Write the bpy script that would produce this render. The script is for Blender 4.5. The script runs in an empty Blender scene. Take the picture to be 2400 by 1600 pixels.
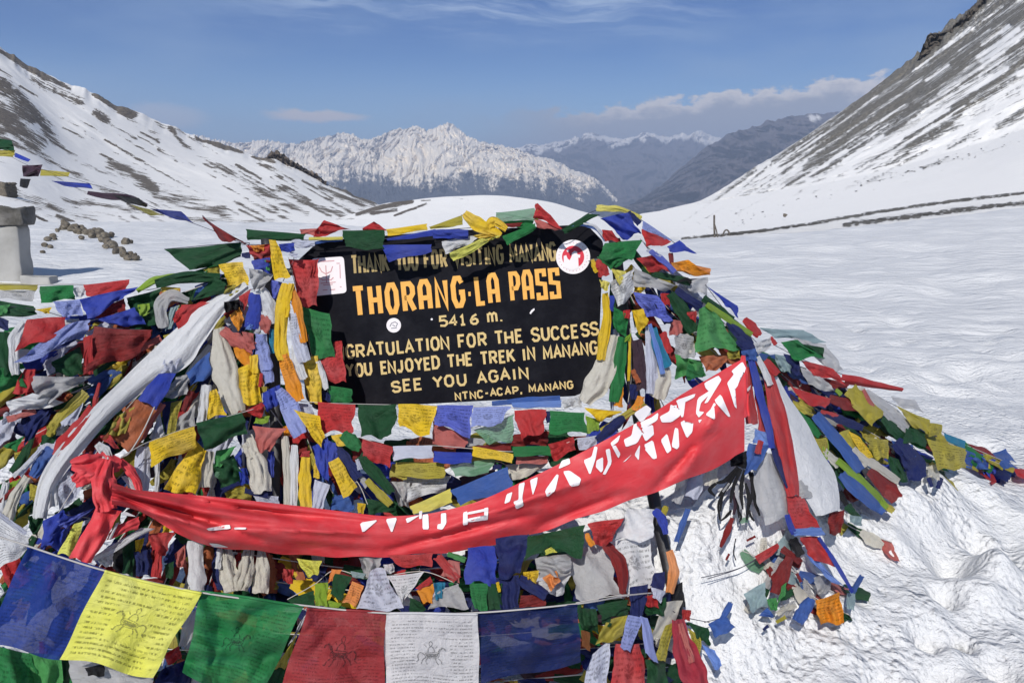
import bpy, bmesh, math, random
import numpy as np
from mathutils import Vector
from mathutils.geometry import tessellate_polygon

R = math.radians
random.seed(7)
RNG = np.random.default_rng(11)
SC = bpy.context.scene
COL = SC.collection

# ------------------------------------------------------------------ camera
F = 1867.0                       # focal length in photograph pixels (2400 wide)
PITCH = R(10.9)
EYE = 1.6
cam_d = bpy.data.cameras.new('camera')
cam = bpy.data.objects.new('camera', cam_d)
COL.objects.link(cam)
cam.location = (0, 0, EYE)
cam.rotation_euler = (R(90) - PITCH, 0, 0)
cam_d.sensor_width = 36
cam_d.lens = 36 * F / 2400
cam_d.clip_start = 0.05
cam_d.clip_end = 120000
SC.camera = cam

# ------------------------------------------------------------------ light
SUN_EL, SUN_AZ = R(40), R(196)   # azimuth clockwise from +Y: behind the camera, a little to the left
sun_d = bpy.data.lights.new('sun', 'SUN')
sun_d.energy = 4.3
sun_d.angle = R(0.5)
sun_d.color = (1.0, 0.955, 0.89)
sun = bpy.data.objects.new('sun', sun_d)
COL.objects.link(sun)
sd = Vector((math.sin(SUN_AZ) * math.cos(SUN_EL), math.cos(SUN_AZ) * math.cos(SUN_EL), math.sin(SUN_EL)))
sun.rotation_euler = sd.to_track_quat('Z', 'Y').to_euler()
SC.view_settings.view_transform = 'Standard'
SC.view_settings.look = 'None'
SC.view_settings.gamma = 1
SC.view_settings.exposure = 0.21
SC.cycles.max_bounces = 6
SC.cycles.diffuse_bounces = 3
SC.cycles.volume_bounces = 0
SC.cycles.transparent_max_bounces = 8

world = bpy.data.worlds.new('World')
SC.world = world
world.use_nodes = True
SKY_STRENGTH = 0.085


class NT:
    """tiny helper for building node trees"""
    def __init__(self, tree):
        self.t = tree
        self.n = tree.nodes
        self.l = tree.links

    def node(self, typ, **kw):
        n = self.n.new(typ)
        for k, v in kw.items():
            setattr(n, k, v)
        return n

    def put(self, sock, v):
        if isinstance(v, bpy.types.NodeSocket):
            self.l.new(v, sock)
        else:
            sock.default_value = v

    def m(self, op, a, b=None, c=None, clamp=False):
        n = self.node('ShaderNodeMath', operation=op)
        n.use_clamp = clamp
        self.put(n.inputs[0], a)
        if b is not None:
            self.put(n.inputs[1], b)
        if c is not None:
            self.put(n.inputs[2], c)
        return n.outputs[0]

    def ss(self, x, lo, hi):
        n = self.node('ShaderNodeMapRange', interpolation_type='SMOOTHSTEP')
        self.put(n.inputs[0], x)
        self.put(n.inputs[1], lo)
        self.put(n.inputs[2], hi)
        return n.outputs[0]

    def mix(self, f, a, b, blend='MIX'):
        n = self.node('ShaderNodeMix', data_type='RGBA', blend_type=blend)
        self.put(n.inputs[0], f)
        self.put(n.inputs[6], a)
        self.put(n.inputs[7], b)
        return n.outputs[2]

    def xyz(self, x, y, z=0.0):
        n = self.node('ShaderNodeCombineXYZ')
        self.put(n.inputs[0], x)
        self.put(n.inputs[1], y)
        self.put(n.inputs[2], z)
        return n.outputs[0]

    def noise(self, vec, scale=1.0, detail=4.0, rough=0.55, dist=0.0):
        n = self.node('ShaderNodeTexNoise')
        if vec is not None:
            self.l.new(vec, n.inputs['Vector'])
        n.inputs['Scale'].default_value = scale
        n.inputs['Detail'].default_value = detail
        n.inputs['Roughness'].default_value = rough
        n.inputs['Distortion'].default_value = dist
        return n.outputs['Fac']

    def mapv(self, vec, scale):
        n = self.node('ShaderNodeMapping')
        self.l.new(vec, n.inputs[0])
        n.inputs['Scale'].default_value = scale
        return n.outputs[0]


def rgb(c):
    return (c[0], c[1], c[2], 1.0)


# sky: Nishita plus thin cirrus and a cloud bank low in the distance
W = NT(world.node_tree)
bg = world.node_tree.nodes['Background']
sky = W.node('ShaderNodeTexSky', sky_type='NISHITA')
sky.sun_disc = False
sky.sun_elevation = SUN_EL
sky.sun_rotation = SUN_AZ
sky.altitude = 4500
sky.air_density = 1.0
sky.dust_density = 0.6
sky.ozone_density = 1.5
gen = W.node('ShaderNodeTexCoord').outputs['Generated']
sep = W.node('ShaderNodeSeparateXYZ')
W.l.new(gen, sep.inputs[0])
az = W.m('ARCTAN2', sep.outputs[0], sep.outputs[1])
el = W.m('ARCSINE', sep.outputs[2])
warp = W.noise(W.xyz(W.m('MULTIPLY', az, 3.0), W.m('MULTIPLY', el, 9.0)), 1.6, 4)
elw = W.m('ADD', el, W.m('MULTIPLY', W.m('SUBTRACT', warp, 0.5), 0.06))
elw = W.m('ADD', elw, W.m('MULTIPLY', az, 0.06))
streak = W.noise(W.xyz(W.m('MULTIPLY', az, 3.2), W.m('MULTIPLY', elw, 42.0)), 1.5, 8, 0.62)
high = W.ss(el, 0.155, 0.215)
mid_az = W.m('SUBTRACT', 1.0, W.ss(W.m('ABSOLUTE', W.m('ADD', az, 0.02)), 0.10, 0.40))
cirrus = W.m('MULTIPLY', W.m('MULTIPLY', W.ss(streak, 0.42, 0.68), high), W.m('ADD', W.m('MULTIPLY', mid_az, 0.50), 0.08))
wisp = W.noise(W.xyz(W.m('MULTIPLY', az, 2.0), W.m('MULTIPLY', el, 8.0), 4.0), 1.5, 5, 0.55)
veil = W.m('MULTIPLY', W.ss(wisp, 0.38, 0.70), 0.45)
bank_n = W.noise(W.xyz(W.m('MULTIPLY', az, 26.0), W.m('MULTIPLY', el, 50.0), 2.0), 1.0, 6, 0.62)
bank_top = W.m('ADD', 0.088, W.m('MULTIPLY', W.ss(az, 0.0, 0.40), 0.030))
bank_top = W.m('ADD', bank_top, W.m('MULTIPLY', W.m('SUBTRACT', bank_n, 0.5), 0.06))
bank = W.m('MULTIPLY', W.m('SUBTRACT', 1.0, W.ss(el, W.m('SUBTRACT', bank_top, 0.006), W.m('ADD', bank_top, 0.003))), W.ss(az, -0.08, 0.10))
bank_rim = W.m('MULTIPLY', W.m('MULTIPLY', bank, W.ss(el, W.m('SUBTRACT', bank_top, 0.022), bank_top)), W.ss(az, 0.02, 0.16))
# one small cloud standing left of the white peak
da = W.m('DIVIDE', W.m('ADD', az, 0.232), 0.062)
de = W.m('DIVIDE', W.m('SUBTRACT', el, W.m('ADD', 0.083, W.m('MULTIPLY', W.m('SUBTRACT', bank_n, 0.5), 0.02))), 0.0075)
small = W.m('SUBTRACT', 1.0, W.ss(W.m('ADD', W.m('MULTIPLY', da, da), W.m('MULTIPLY', de, de)), 0.2, 1.3))
da2 = W.m('DIVIDE', W.m('ADD', az, 0.40), 0.05)
de2 = W.m('DIVIDE', W.m('SUBTRACT', el, W.m('ADD', 0.077, W.m('MULTIPLY', W.m('SUBTRACT', bank_n, 0.5), 0.02))), 0.018)
small2 = W.m('MULTIPLY', W.m('SUBTRACT', 1.0, W.ss(W.m('ADD', W.m('MULTIPLY', da2, da2), W.m('MULTIPLY', de2, de2)), 0.1, 1.3)), 0.5)
lowhaze = W.m('MULTIPLY', W.m('SUBTRACT', 1.0, W.ss(el, 0.03, 0.16)), 0.35)
tint = W.mix(1.0, sky.outputs[0], W.mix(W.ss(el, 0.30, 0.80), W.mix(W.ss(el, 0.02, 0.25), (0.86, 1.12, 1.14, 1), (0.02, 0.38, 0.84, 1)), (0.50, 0.66, 0.86, 1)), 'MULTIPLY')
SKYG = 1.0 / SKY_STRENGTH
c0 = W.mix(lowhaze, tint, (0.26 * SKYG, 0.42 * SKYG, 0.66 * SKYG, 1))
c1 = W.mix(veil, c0, (0.26 * SKYG, 0.40 * SKYG, 0.62 * SKYG, 1))
c2 = W.mix(cirrus, c1, (0.55 * SKYG, 0.68 * SKYG, 0.86 * SKYG, 1))
c3 = W.mix(W.m('MULTIPLY', bank, 0.9), c2, (0.37 * SKYG, 0.38 * SKYG, 0.43 * SKYG, 1))
c4 = W.mix(W.m('MULTIPLY', bank_rim, 0.95), c3, (0.85 * SKYG, 0.80 * SKYG, 0.78 * SKYG, 1))
c5 = W.mix(W.m('MULTIPLY', W.m('MAXIMUM', small, small2), 0.95), c4, (0.66 * SKYG, 0.62 * SKYG, 0.64 * SKYG, 1))
W.l.new(c5, bg.inputs['Color'])
bg.inputs['Strength'].default_value = SKY_STRENGTH


# ------------------------------------------------------------------ geometry helpers
def rays(px, py):
    """unit-depth (y = 1) world direction through a photograph pixel"""
    px = np.asarray(px, float)
    py = np.asarray(py, float)
    u = (px - 1200) / F
    v = -(py - 800) / F
    ca, sa = math.cos(PITCH), math.sin(PITCH)
    y = ca + v * sa
    z = -sa + v * ca
    return np.stack([u / y, np.ones_like(y), z / y], -1)


def at(px, py, d):
    d = np.asarray(d, float)
    p = rays(px, py) * d[..., None]
    p[..., 2] += EYE
    return p


_perm = RNG.permutation(512)
_perm = np.concatenate([_perm, _perm, _perm])
_g = RNG.random(1600)


def vnoise(x, y, seed=0):
    x = np.asarray(x, float) + seed * 17.31
    y = np.asarray(y, float) + seed * 9.77
    xi = np.floor(x).astype(int)
    yi = np.floor(y).astype(int)
    fx, fy = x - xi, y - yi
    fx = fx * fx * fx * (fx * (fx * 6 - 15) + 10)
    fy = fy * fy * fy * (fy * (fy * 6 - 15) + 10)

    def h(a, b):
        return _g[_perm[(_perm[a & 511] + b) & 511]]
    a = h(xi, yi) * (1 - fx) + h(xi + 1, yi) * fx
    b = h(xi, yi + 1) * (1 - fx) + h(xi + 1, yi + 1) * fx
    return (a * (1 - fy) + b * fy) * 2 - 1


def fbm(x, y, oct=5, seed=0, gain=0.5):
    s = 0
    a = 1.0
    for i in range(oct):
        s = s + a * vnoise(x * 2 ** i, y * 2 ** i, seed + i * 3)
        a *= gain
    return s


def ridged(x, y, oct=5, seed=0):
    s = 0
    a = 1.0
    for i in range(oct):
        s = s + a * (1 - 2 * np.abs(vnoise(x * 2.1 ** i, y * 2.1 ** i, seed + i * 5)))
        a *= 0.5
    return s


def new_obj(name, verts, faces, mat=None, parent=None, uv=None, smooth=True, attrs=None):
    me = bpy.data.meshes.new(name)
    me.from_pydata([tuple(v) for v in verts], [], [tuple(f) for f in faces])
    if uv is not None:
        lay = me.uv_layers.new(name='UVMap')
        idx = np.zeros(len(me.loops), dtype=np.int32)
        me.loops.foreach_get('vertex_index', idx)
        lay.data.foreach_set('uv', np.asarray(uv, np.float32)[idx].ravel())
    if attrs:
        for k, arr in attrs.items():
            at_ = me.attributes.new(k, 'FLOAT', 'POINT')
            at_.data.foreach_set('value', np.asarray(arr, np.float32).ravel())
    if smooth and len(me.polygons):
        me.polygons.foreach_set('use_smooth', [True] * len(me.polygons))
    if mat:
        me.materials.append(mat)
    me.update()
    o = bpy.data.objects.new(name, me)
    COL.objects.link(o)
    if parent is not None:
        o.parent = parent
    return o


def grid_faces(nu, nv):
    i = np.arange(nv - 1)[:, None] * nu + np.arange(nu - 1)[None, :]
    i = i.ravel()
    return np.stack([i, i + 1, i + 1 + nu, i + nu], -1)


def tag(o, label=None, cat=None, group=None, kind=None):
    if label:
        o['label'] = label
    if cat:
        o['category'] = cat
    if group:
        o['group'] = group
    if kind:
        o['kind'] = kind
    return o


def empty(name, loc):
    o = bpy.data.objects.new(name, None)
    o.empty_display_size = 0.1
    COL.objects.link(o)
    o.location = loc
    return o


def adopt(root, child):
    """parent keeping the child's world coordinates (children are built in world space)"""
    child.parent = root
    child.matrix_parent_inverse = root.matrix_world.inverted() if False else root.matrix_basis.inverted()


def catmull(pts, n):
    pts = np.asarray(pts, float)
    if len(pts) == 2:
        t = np.linspace(0, 1, n)[:, None]
        return pts[0] * (1 - t) + pts[1] * t
    seg = np.linalg.norm(np.diff(pts, axis=0)[:, :2], axis=1)
    cum = np.concatenate([[0], np.cumsum(seg)])
    cum /= cum[-1]
    ext = np.vstack([2 * pts[0] - pts[1], pts, 2 * pts[-1] - pts[-2]])
    out = []
    for t in np.linspace(0, 1, n):
        k = min(max(np.searchsorted(cum, t) - 1, 0), len(pts) - 2)
        f = (t - cum[k]) / max(cum[k + 1] - cum[k], 1e-9)
        p0, p1, p2, p3 = ext[k:k + 4]
        out.append(0.5 * (2 * p1 + (p2 - p0) * f + (2 * p0 - 5 * p1 + 4 * p2 - p3) * f * f + (3 * p1 - p0 - 3 * p2 + p3) * f ** 3))
    return np.array(out)


def tube(points, rad, sides=6):
    """verts, faces for a tube through world points"""
    P = np.asarray(points, float)
    n = len(P)
    T = np.gradient(P, axis=0)
    T /= np.linalg.norm(T, axis=1)[:, None] + 1e-12
    up = np.array([0.0, 0, 1.0])
    V = []
    rad = np.broadcast_to(rad, (n,))
    for i in range(n):
        a = np.cross(T[i], up)
        if np.linalg.norm(a) < 1e-3:
            a = np.cross(T[i], [1.0, 0, 0])
        a /= np.linalg.norm(a)
        b = np.cross(T[i], a)
        for k in range(sides):
            th = 2 * math.pi * k / sides
            V.append(P[i] + rad[i] * (math.cos(th) * a + math.sin(th) * b))
    Fc = []
    for i in range(n - 1):
        for k in range(sides):
            k2 = (k + 1) % sides
            Fc.append((i * sides + k, i * sides + k2, (i + 1) * sides + k2, (i + 1) * sides + k))
    Fc.append(tuple(range(sides))[::-1])
    Fc.append(tuple((n - 1) * sides + k for k in range(sides)))
    return V, Fc


# ------------------------------------------------------------------ materials
MATS = {}


def new_mat(name):
    m = bpy.data.materials.new(name)
    m.use_nodes = True
    t = NT(m.node_tree)
    return m, t, m.node_tree.nodes['Principled BSDF']


def snow_mat():
    m, t, p = new_mat('snow')
    pos = t.node('ShaderNodeNewGeometry').outputs['Position']
    n1 = t.noise(pos, 0.6, 5, 0.6)
    c = t.mix(n1, (0.60, 0.61, 0.625, 1), (0.74, 0.745, 0.745, 1))
    t.l.new(c, p.inputs['Base Color'])
    p.inputs['Roughness'].default_value = 0.55
    p.inputs['Specular IOR Level'].default_value = 0.35
    # crumbly grain and small clods close by, wind-carved ripples farther out
    dist = t.node('ShaderNodeVectorMath', operation='LENGTH')
    t.l.new(pos, dist.inputs[0])
    far = t.ss(dist.outputs['Value'], 4.5, 11.0)
    g1 = t.noise(pos, 120.0, 2, 0.7)
    g2 = t.noise(pos, 75.0, 2, 0.6)
    pit = t.ss(t.noise(pos, 17.0, 2, 0.5), 0.52, 0.82)
    vo = t.node('ShaderNodeTexVoronoi', feature='SMOOTH_F1')
    vo.inputs['Scale'].default_value = 36.0
    wv = t.node('ShaderNodeVectorMath', operation='ADD')
    t.l.new(pos, wv.inputs[0])
    ncol = t.node('ShaderNodeTexNoise')
    ncol.inputs['Scale'].default_value = 20.0
    t.l.new(pos, ncol.inputs['Vector'])
    sc_ = t.node('ShaderNodeVectorMath', operation='SCALE')
    sc_.inputs['Scale'].default_value = 0.03
    t.l.new(ncol.outputs['Color'], sc_.inputs[0])
    t.l.new(sc_.outputs[0], wv.inputs[1])
    t.l.new(wv.outputs[0], vo.inputs['Vector'])
    patchy = t.ss(t.noise(pos, 3.0, 3, 0.6), 0.38, 0.62)
    clod = t.m('MULTIPLY', t.m('SUBTRACT', 1.0, t.m('MULTIPLY', vo.outputs['Distance'], 1.4)), t.m('ADD', 0.25, t.m('MULTIPLY', patchy, 0.75)))
    near_h = t.m('SUBTRACT', t.m('ADD', t.m('MULTIPLY', g2, 0.35), clod), t.m('MULTIPLY', pit, 0.6))
    st = t.mapv(pos, (0.55, 1.7, 1.0))
    g3 = t.noise(st, 2.6, 5, 0.6)
    ripple = t.ss(t.noise(t.mapv(pos, (0.45, 2.0, 1.0)), 1.5, 4, 0.6), 0.52, 0.60)
    far_h = t.m('ADD', t.m('ADD', g3, t.m('MULTIPLY', ripple, 0.16)), t.m('MULTIPLY', t.noise(pos, 5.5, 4, 0.65), 0.5))
    b1 = t.node('ShaderNodeBump')
    b1.inputs['Strength'].default_value = 0.75
    b1.inputs['Distance'].default_value = 0.007
    t.l.new(g1, b1.inputs['Height'])
    b2 = t.node('ShaderNodeBump')
    b2.inputs['Distance'].default_value = 0.018
    t.l.new(t.m('SUBTRACT', 1.0, t.m('MULTIPLY', far, 0.75)), b2.inputs['Strength'])
    t.l.new(near_h, b2.inputs['Height'])
    t.l.new(b1.outputs[0], b2.inputs['Normal'])
    b3 = t.node('ShaderNodeBump')
    b3.inputs['Distance'].default_value = 0.11
    t.l.new(t.m('MULTIPLY', far, 0.62), b3.inputs['Strength'])
    t.l.new(far_h, b3.inputs['Height'])
    t.l.new(b2.outputs[0], b3.inputs['Normal'])
    t.l.new(b3.outputs[0], p.inputs['Normal'])
    return m


def mountain_mat(name, rock1, rock2, scale, bump, stretch, snowc=(0.86, 0.85, 0.83), lo=0.42, hi=0.58, brk=0.45):
    """snow over rock: the vertex attribute 'rock' says where stone shows, noise frays its edges"""
    m, t, p = new_mat(name)
    a = t.node('ShaderNodeAttribute', attribute_name='rock').outputs['Fac']
    uvn = t.node('ShaderNodeUVMap').outputs[0]
    pos = t.node('ShaderNodeNewGeometry').outputs['Position']
    st = t.mapv(uvn, stretch)
    n1 = t.noise(st, 1.0, 8, 0.65, 0.3)
    n2 = t.noise(pos, scale, 8, 0.65)
    n3 = t.noise(pos, scale * 5, 6, 0.75)
    br = t.m('MULTIPLY', t.m('SUBTRACT', t.m('ADD', t.m('ADD', t.m('MULTIPLY', n1, 0.42), t.m('MULTIPLY', n2, 0.28)), t.m('MULTIPLY', n3, 0.30)), 0.5), brk * 4)
    mask = t.ss(t.m('ADD', a, br), lo, hi)
    rk = t.mix(n2, rgb(rock1), rgb(rock2))
    rk = t.mix(t.ss(t.noise(pos, scale * 6, 4, 0.7), 0.35, 0.7), rk, rgb([c * 0.55 for c in rock1]))
    sn = t.mix(t.noise(st, 0.7, 5, 0.6), rgb([c * 0.9 for c in snowc]), rgb(snowc))
    t.l.new(t.mix(mask, sn, rk), p.inputs['Base Color'])
    p.inputs['Roughness'].default_value = 0.8
    p.inputs['Specular IOR Level'].default_value = 0.2
    b = t.node('ShaderNodeBump')
    b.inputs['Strength'].default_value = 0.7
    b.inputs['Distance'].default_value = bump
    t.l.new(t.m('MULTIPLY', t.m('ADD', t.m('MULTIPLY', n2, 0.8), t.m('MULTIPLY', n1, 0.5)), t.m('ADD', 0.18, t.m('MULTIPLY', mask, 0.82))), b.inputs['Height'])
    t.l.new(b.outputs[0], p.inputs['Normal'])
    return m


def rough_mat(name, c1, c2, scale=6.0, bump=0.02, rough=0.85, c3=None):
    m, t, p = new_mat(name)
    pos = t.node('ShaderNodeTexCoord').outputs['Object']
    n = t.noise(pos, scale, 7, 0.65)
    c = t.mix(t.ss(n, 0.3, 0.7), rgb(c1), rgb(c2))
    if c3:
        c = t.mix(t.ss(t.noise(pos, scale * 2.7, 5, 0.6), 0.52, 0.62), c, rgb(c3))
    t.l.new(c, p.inputs['Base Color'])
    p.inputs['Roughness'].default_value = rough
    b = t.node('ShaderNodeBump')
    b.inputs['Strength'].default_value = 0.7
    b.inputs['Distance'].default_value = bump
    t.l.new(t.noise(pos, scale * 4, 6, 0.7), b.inputs['Height'])
    t.l.new(b.outputs[0], p.inputs['Normal'])
    return m


def plain_mat(name, c, rough=0.7, var=0.15, scale=30):
    m, t, p = new_mat(name)
    pos = t.node('ShaderNodeNewGeometry').outputs['Position']
    n = t.noise(pos, scale, 4, 0.6)
    t.l.new(t.mix(n, rgb([x * (1 - var) for x in c]), rgb([min(1, x * (1 + var)) for x in c])), p.inputs['Base Color'])
    p.inputs['Roughness'].default_value = rough
    p.inputs['Specular IOR Level'].default_value = 0.3
    return m


CLOTH = {  # real-world cloth colours (linear)
    'R': (0.46, 0.030, 0.032), 'DR': (0.21, 0.018, 0.018), 'PK': (0.46, 0.12, 0.105), 'BN': (0.56, 0.036, 0.046),
    'CR': (0.36, 0.03, 0.05), 'Y': (0.80, 0.50, 0.015), 'LY': (0.70, 0.62, 0.12), 'NY': (0.66, 0.66, 0.10), 'OL': (0.40, 0.34, 0.045),
    'O': (0.78, 0.27, 0.012), 'SO': (0.72, 0.26, 0.07), 'BO': (0.42, 0.12, 0.045), 'G': (0.016, 0.17, 0.045), 'DG': (0.010, 0.062, 0.022),
    'LG': (0.06, 0.27, 0.075), 'SG': (0.14, 0.30, 0.18), 'YG': (0.22, 0.36, 0.03), 'T': (0.02, 0.20, 0.34), 'TG': (0.26, 0.36, 0.38),
    'B': (0.025, 0.050, 0.36), 'DB': (0.012, 0.020, 0.105), 'MB': (0.045, 0.11, 0.36), 'LB': (0.30, 0.36, 0.72), 'VB': (0.10, 0.13, 0.52),
    'SB': (0.13, 0.24, 0.60), 'W': (0.74, 0.75, 0.77), 'GW': (0.50, 0.50, 0.51), 'CW': (0.66, 0.63, 0.55), 'LW': (0.60, 0.63, 0.76),
    'BK': (0.012, 0.012, 0.014), 'DP': (0.05, 0.025, 0.04), 'NB': (0.010, 0.036, 0.23), 'NG': (0.018, 0.21, 0.06), 'NR': (0.30, 0.028, 0.032),
    'NW': (0.70, 0.69, 0.70), 'ND': (0.005, 0.014, 0.085),
}


def cloth_mat(key, printed=0):
    k = (key, printed)
    if k in MATS:
        return MATS[k]
    c = CLOTH[key]
    if min(c) < 0.3:
        c = tuple(min(0.85, x * 1.14) for x in c)
    m, t, p = new_mat('cloth_' + key.lower() + ('_printed' if printed else ''))
    uv = t.node('ShaderNodeUVMap').outputs[0]
    pos = t.node('ShaderNodeNewGeometry').outputs['Position']
    rnd = t.node('ShaderNodeObjectInfo').outputs['Random']
    fade = t.noise(pos, 14.0, 4, 0.6)
    lum = sum(c) / 3
    pale = [min(1, x * 1.15) for x in c] if key in ('NB', 'ND') else [min(1, x * 0.84 + 0.16 * lum + 0.015 + 0.03 * min(1, lum * 4)) for x in c]
    bleach = [min(1, x * 0.72 + 0.22 * max(c) + 0.02) for x in c] if key not in ('BK', 'DP', 'NB', 'ND', 'BN') else pale
    col = t.mix(t.m('MULTIPLY', t.ss(fade, 0.35, 0.75), 0.55), rgb(c), rgb(pale))
    col = t.mix(t.m('MULTIPLY', t.ss(t.noise(pos, 5.0, 3, 0.6), 0.50, 0.72), 0.0 if key == 'BN' else 0.42), col, rgb(bleach))
    weave = t.noise(t.mapv(uv, (6.0, 90.0, 1.0)), 1.0, 3, 0.7)
    col = t.mix(t.m('MULTIPLY', t.ss(weave, 0.45, 0.8), 0.05 if key == 'BN' else 0.25), col, rgb([x * 0.6 for x in c]))
    col = t.mix(t.m('MULTIPLY', rnd, 0.08 if key == 'BN' else 0.32), col, rgb([x * 0.62 for x in c]))
    if key in ('W', 'CW', 'GW'):   # dirt and worn print on the white scarves
        d = t.ss(t.noise(pos, 60.0, 5, 0.7), 0.60, 0.70)
        col = t.mix(t.m('MULTIPLY', d, 0.35), col, (0.28, 0.26, 0.24, 1))
    if printed:
        rows = {1: 9.0, 2: 17.0, 3: 26.0}[printed]
        s = t.node('ShaderNodeSeparateXYZ')
        t.l.new(uv, s.inputs[0])
        u, v = s.outputs[0], s.outputs[1]
        rv = t.m('MULTIPLY', v, rows)
        fr = t.m('FRACT', rv)
        fl = t.m('FLOOR', rv)
        band = t.m('MULTIPLY', t.ss(fr, 0.2, 0.34), t.m('SUBTRACT', 1.0, t.ss(fr, 0.62, 0.78)))
        gl = t.noise(t.xyz(t.m('MULTIPLY', u, rows * 3.2), t.m('MULTIPLY', fl, 7.3), t.m('MULTIPLY', fr, 1.2)), 1.0, 3, 0.7)
        gm = t.ss(gl, 0.42, 0.56)
        para = t.ss(t.noise(t.xyz(t.m('MULTIPLY', u, 3.0), t.m('MULTIPLY', fl, 3.1), 5.0), 1.0, 2), 0.34, 0.44)
        du = t.m('ABSOLUTE', t.m('SUBTRACT', u, 0.5))
        dv = t.m('ABSOLUTE', t.m('SUBTRACT', v, 0.5))
        marg = t.m('MULTIPLY', t.m('SUBTRACT', 1.0, t.ss(du, 0.42, 0.45)), t.m('SUBTRACT', 1.0, t.ss(dv, 0.42, 0.45)))
        cen = t.m('MAXIMUM', t.ss(du, 0.17, 0.20), t.ss(dv, 0.19, 0.22))
        ink = t.m('MULTIPLY', t.m('MULTIPLY', t.m('MULTIPLY', band, gm), para), t.m('MULTIPLY', marg, cen))
        if printed == 1:   # small flags carry a dark seal as well
            seal = t.m('MULTIPLY', t.m('SUBTRACT', 1.0, t.ss(t.m('ADD', t.m('MULTIPLY', du, du), t.m('MULTIPLY', dv, dv)), 0.018, 0.03)),
                       t.ss(t.noise(uv, 16, 3, 0.7), 0.42, 0.55))
            ink = t.m('MAXIMUM', ink, seal)
        dark = [x * 0.22 for x in c] if lum > 0.2 else [x * 0.4 for x in c]
        amt = {1: 0.68, 2: 0.8, 3: 0.72}[printed]
        col = t.mix(t.m('MULTIPLY', ink, amt), col, rgb(dark))
    t.l.new(col, p.inputs['Base Color'])
    p.inputs['Roughness'].default_value = 0.5 if key == 'BN' else 0.55
    p.inputs['Specular IOR Level'].default_value = 0.3 if key == 'BN' else 0.32
    w = t.noise(uv, 7.0, 6, 0.68, 1.2)
    b = t.node('ShaderNodeBump')
    b.inputs['Strength'].default_value = 0.6
    b.inputs['Distance'].default_value = 0.005 if key == 'BN' else 0.02
    t.l.new(w, b.inputs['Height'])
    t.l.new(b.outputs[0], p.inputs['Normal'])
    tr = t.node('ShaderNodeBsdfTranslucent')
    t.l.new(col, tr.inputs['Color'])
    mx = t.node('ShaderNodeMixShader')
    mx.inputs[0].default_value = 0.10 if key == 'BN' else 0.26
    out = m.node_tree.nodes['Material Output']
    t.l.new(p.outputs[0], mx.inputs[1])
    t.l.new(tr.outputs[0], mx.inputs[2])
    last = mx.outputs[0]
    sheer = {'NB': 0.08, 'ND': 0.11, 'NG': 0.10, 'GW': 0.08, 'SG': 0.12, 'NR': 0.05}.get(key)
    if sheer:
        tp = t.node('ShaderNodeBsdfTransparent')
        ms = t.node('ShaderNodeMixShader')
        ms.inputs[0].default_value = sheer
        t.l.new(last, ms.inputs[1])
        t.l.new(tp.outputs[0], ms.inputs[2])
        last = ms.outputs[0]
    t.l.new(last, out.inputs['Surface'])
    MATS[k] = m
    return m


def ink_mat(name, c):
    """worn block print: broken up so that the cloth shows through"""
    m, t, p = new_mat(name)
    pos = t.node('ShaderNodeNewGeometry').outputs['Position']
    p.inputs['Base Color'].default_value = rgb(c)
    p.inputs['Roughness'].default_value = 0.9
    tp = t.node('ShaderNodeBsdfTransparent')
    ms = t.node('ShaderNodeMixShader')
    t.l.new(t.m('ADD', 0.12, t.m('MULTIPLY', t.ss(t.noise(pos, 260.0, 4, 0.75), 0.40, 0.62), 0.8)), ms.inputs[0])
    t.l.new(p.outputs[0], ms.inputs[1])
    t.l.new(tp.outputs[0], ms.inputs[2])
    t.l.new(ms.outputs[0], m.node_tree.nodes['Material Output'].inputs['Surface'])
    return m


SNOW = snow_mat()
CORD = plain_mat('cord', (0.42, 0.40, 0.38), 0.8)
DARKCORD = plain_mat('dark_cord', (0.05, 0.05, 0.07), 0.8)

# ------------------------------------------------------------------ ground
# drift snow that carries the right-hand flags: (pixel x, pixel y, distance)
DRIFT = [(at(x, y, d)) for x, y, d in [(1650, 1250, 2.86), (1720, 1190, 2.96), (1820, 1150, 3.08), (1900, 1120, 3.25), (1960, 1190, 3.32), (2000, 1100, 3.45),
                                       (2060, 1160, 3.58), (2100, 1080, 3.70), (2160, 1150, 3.80), (2200, 1090, 3.95), (2280, 1110, 4.15), (1550, 1240, 2.74), (1480, 1250, 2.76), (1560, 1195, 2.74), (1620, 1180, 2.76), (1680, 1160, 2.82), (1725, 1110, 2.90), (1620, 1260, 2.78)]]


CAP_X = np.array([-200, 700, 1000, 1350, 1450, 1600, 1700, 1850, 2000, 2200, 2400, 2600.])
CAP_Y = np.array([522, 524, 545, 556, 562, 565, 560, 549, 537, 512, 486, 460.])
CAP_K = -rays(np.full(12, 1200.), CAP_Y)[:, 2]


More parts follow.
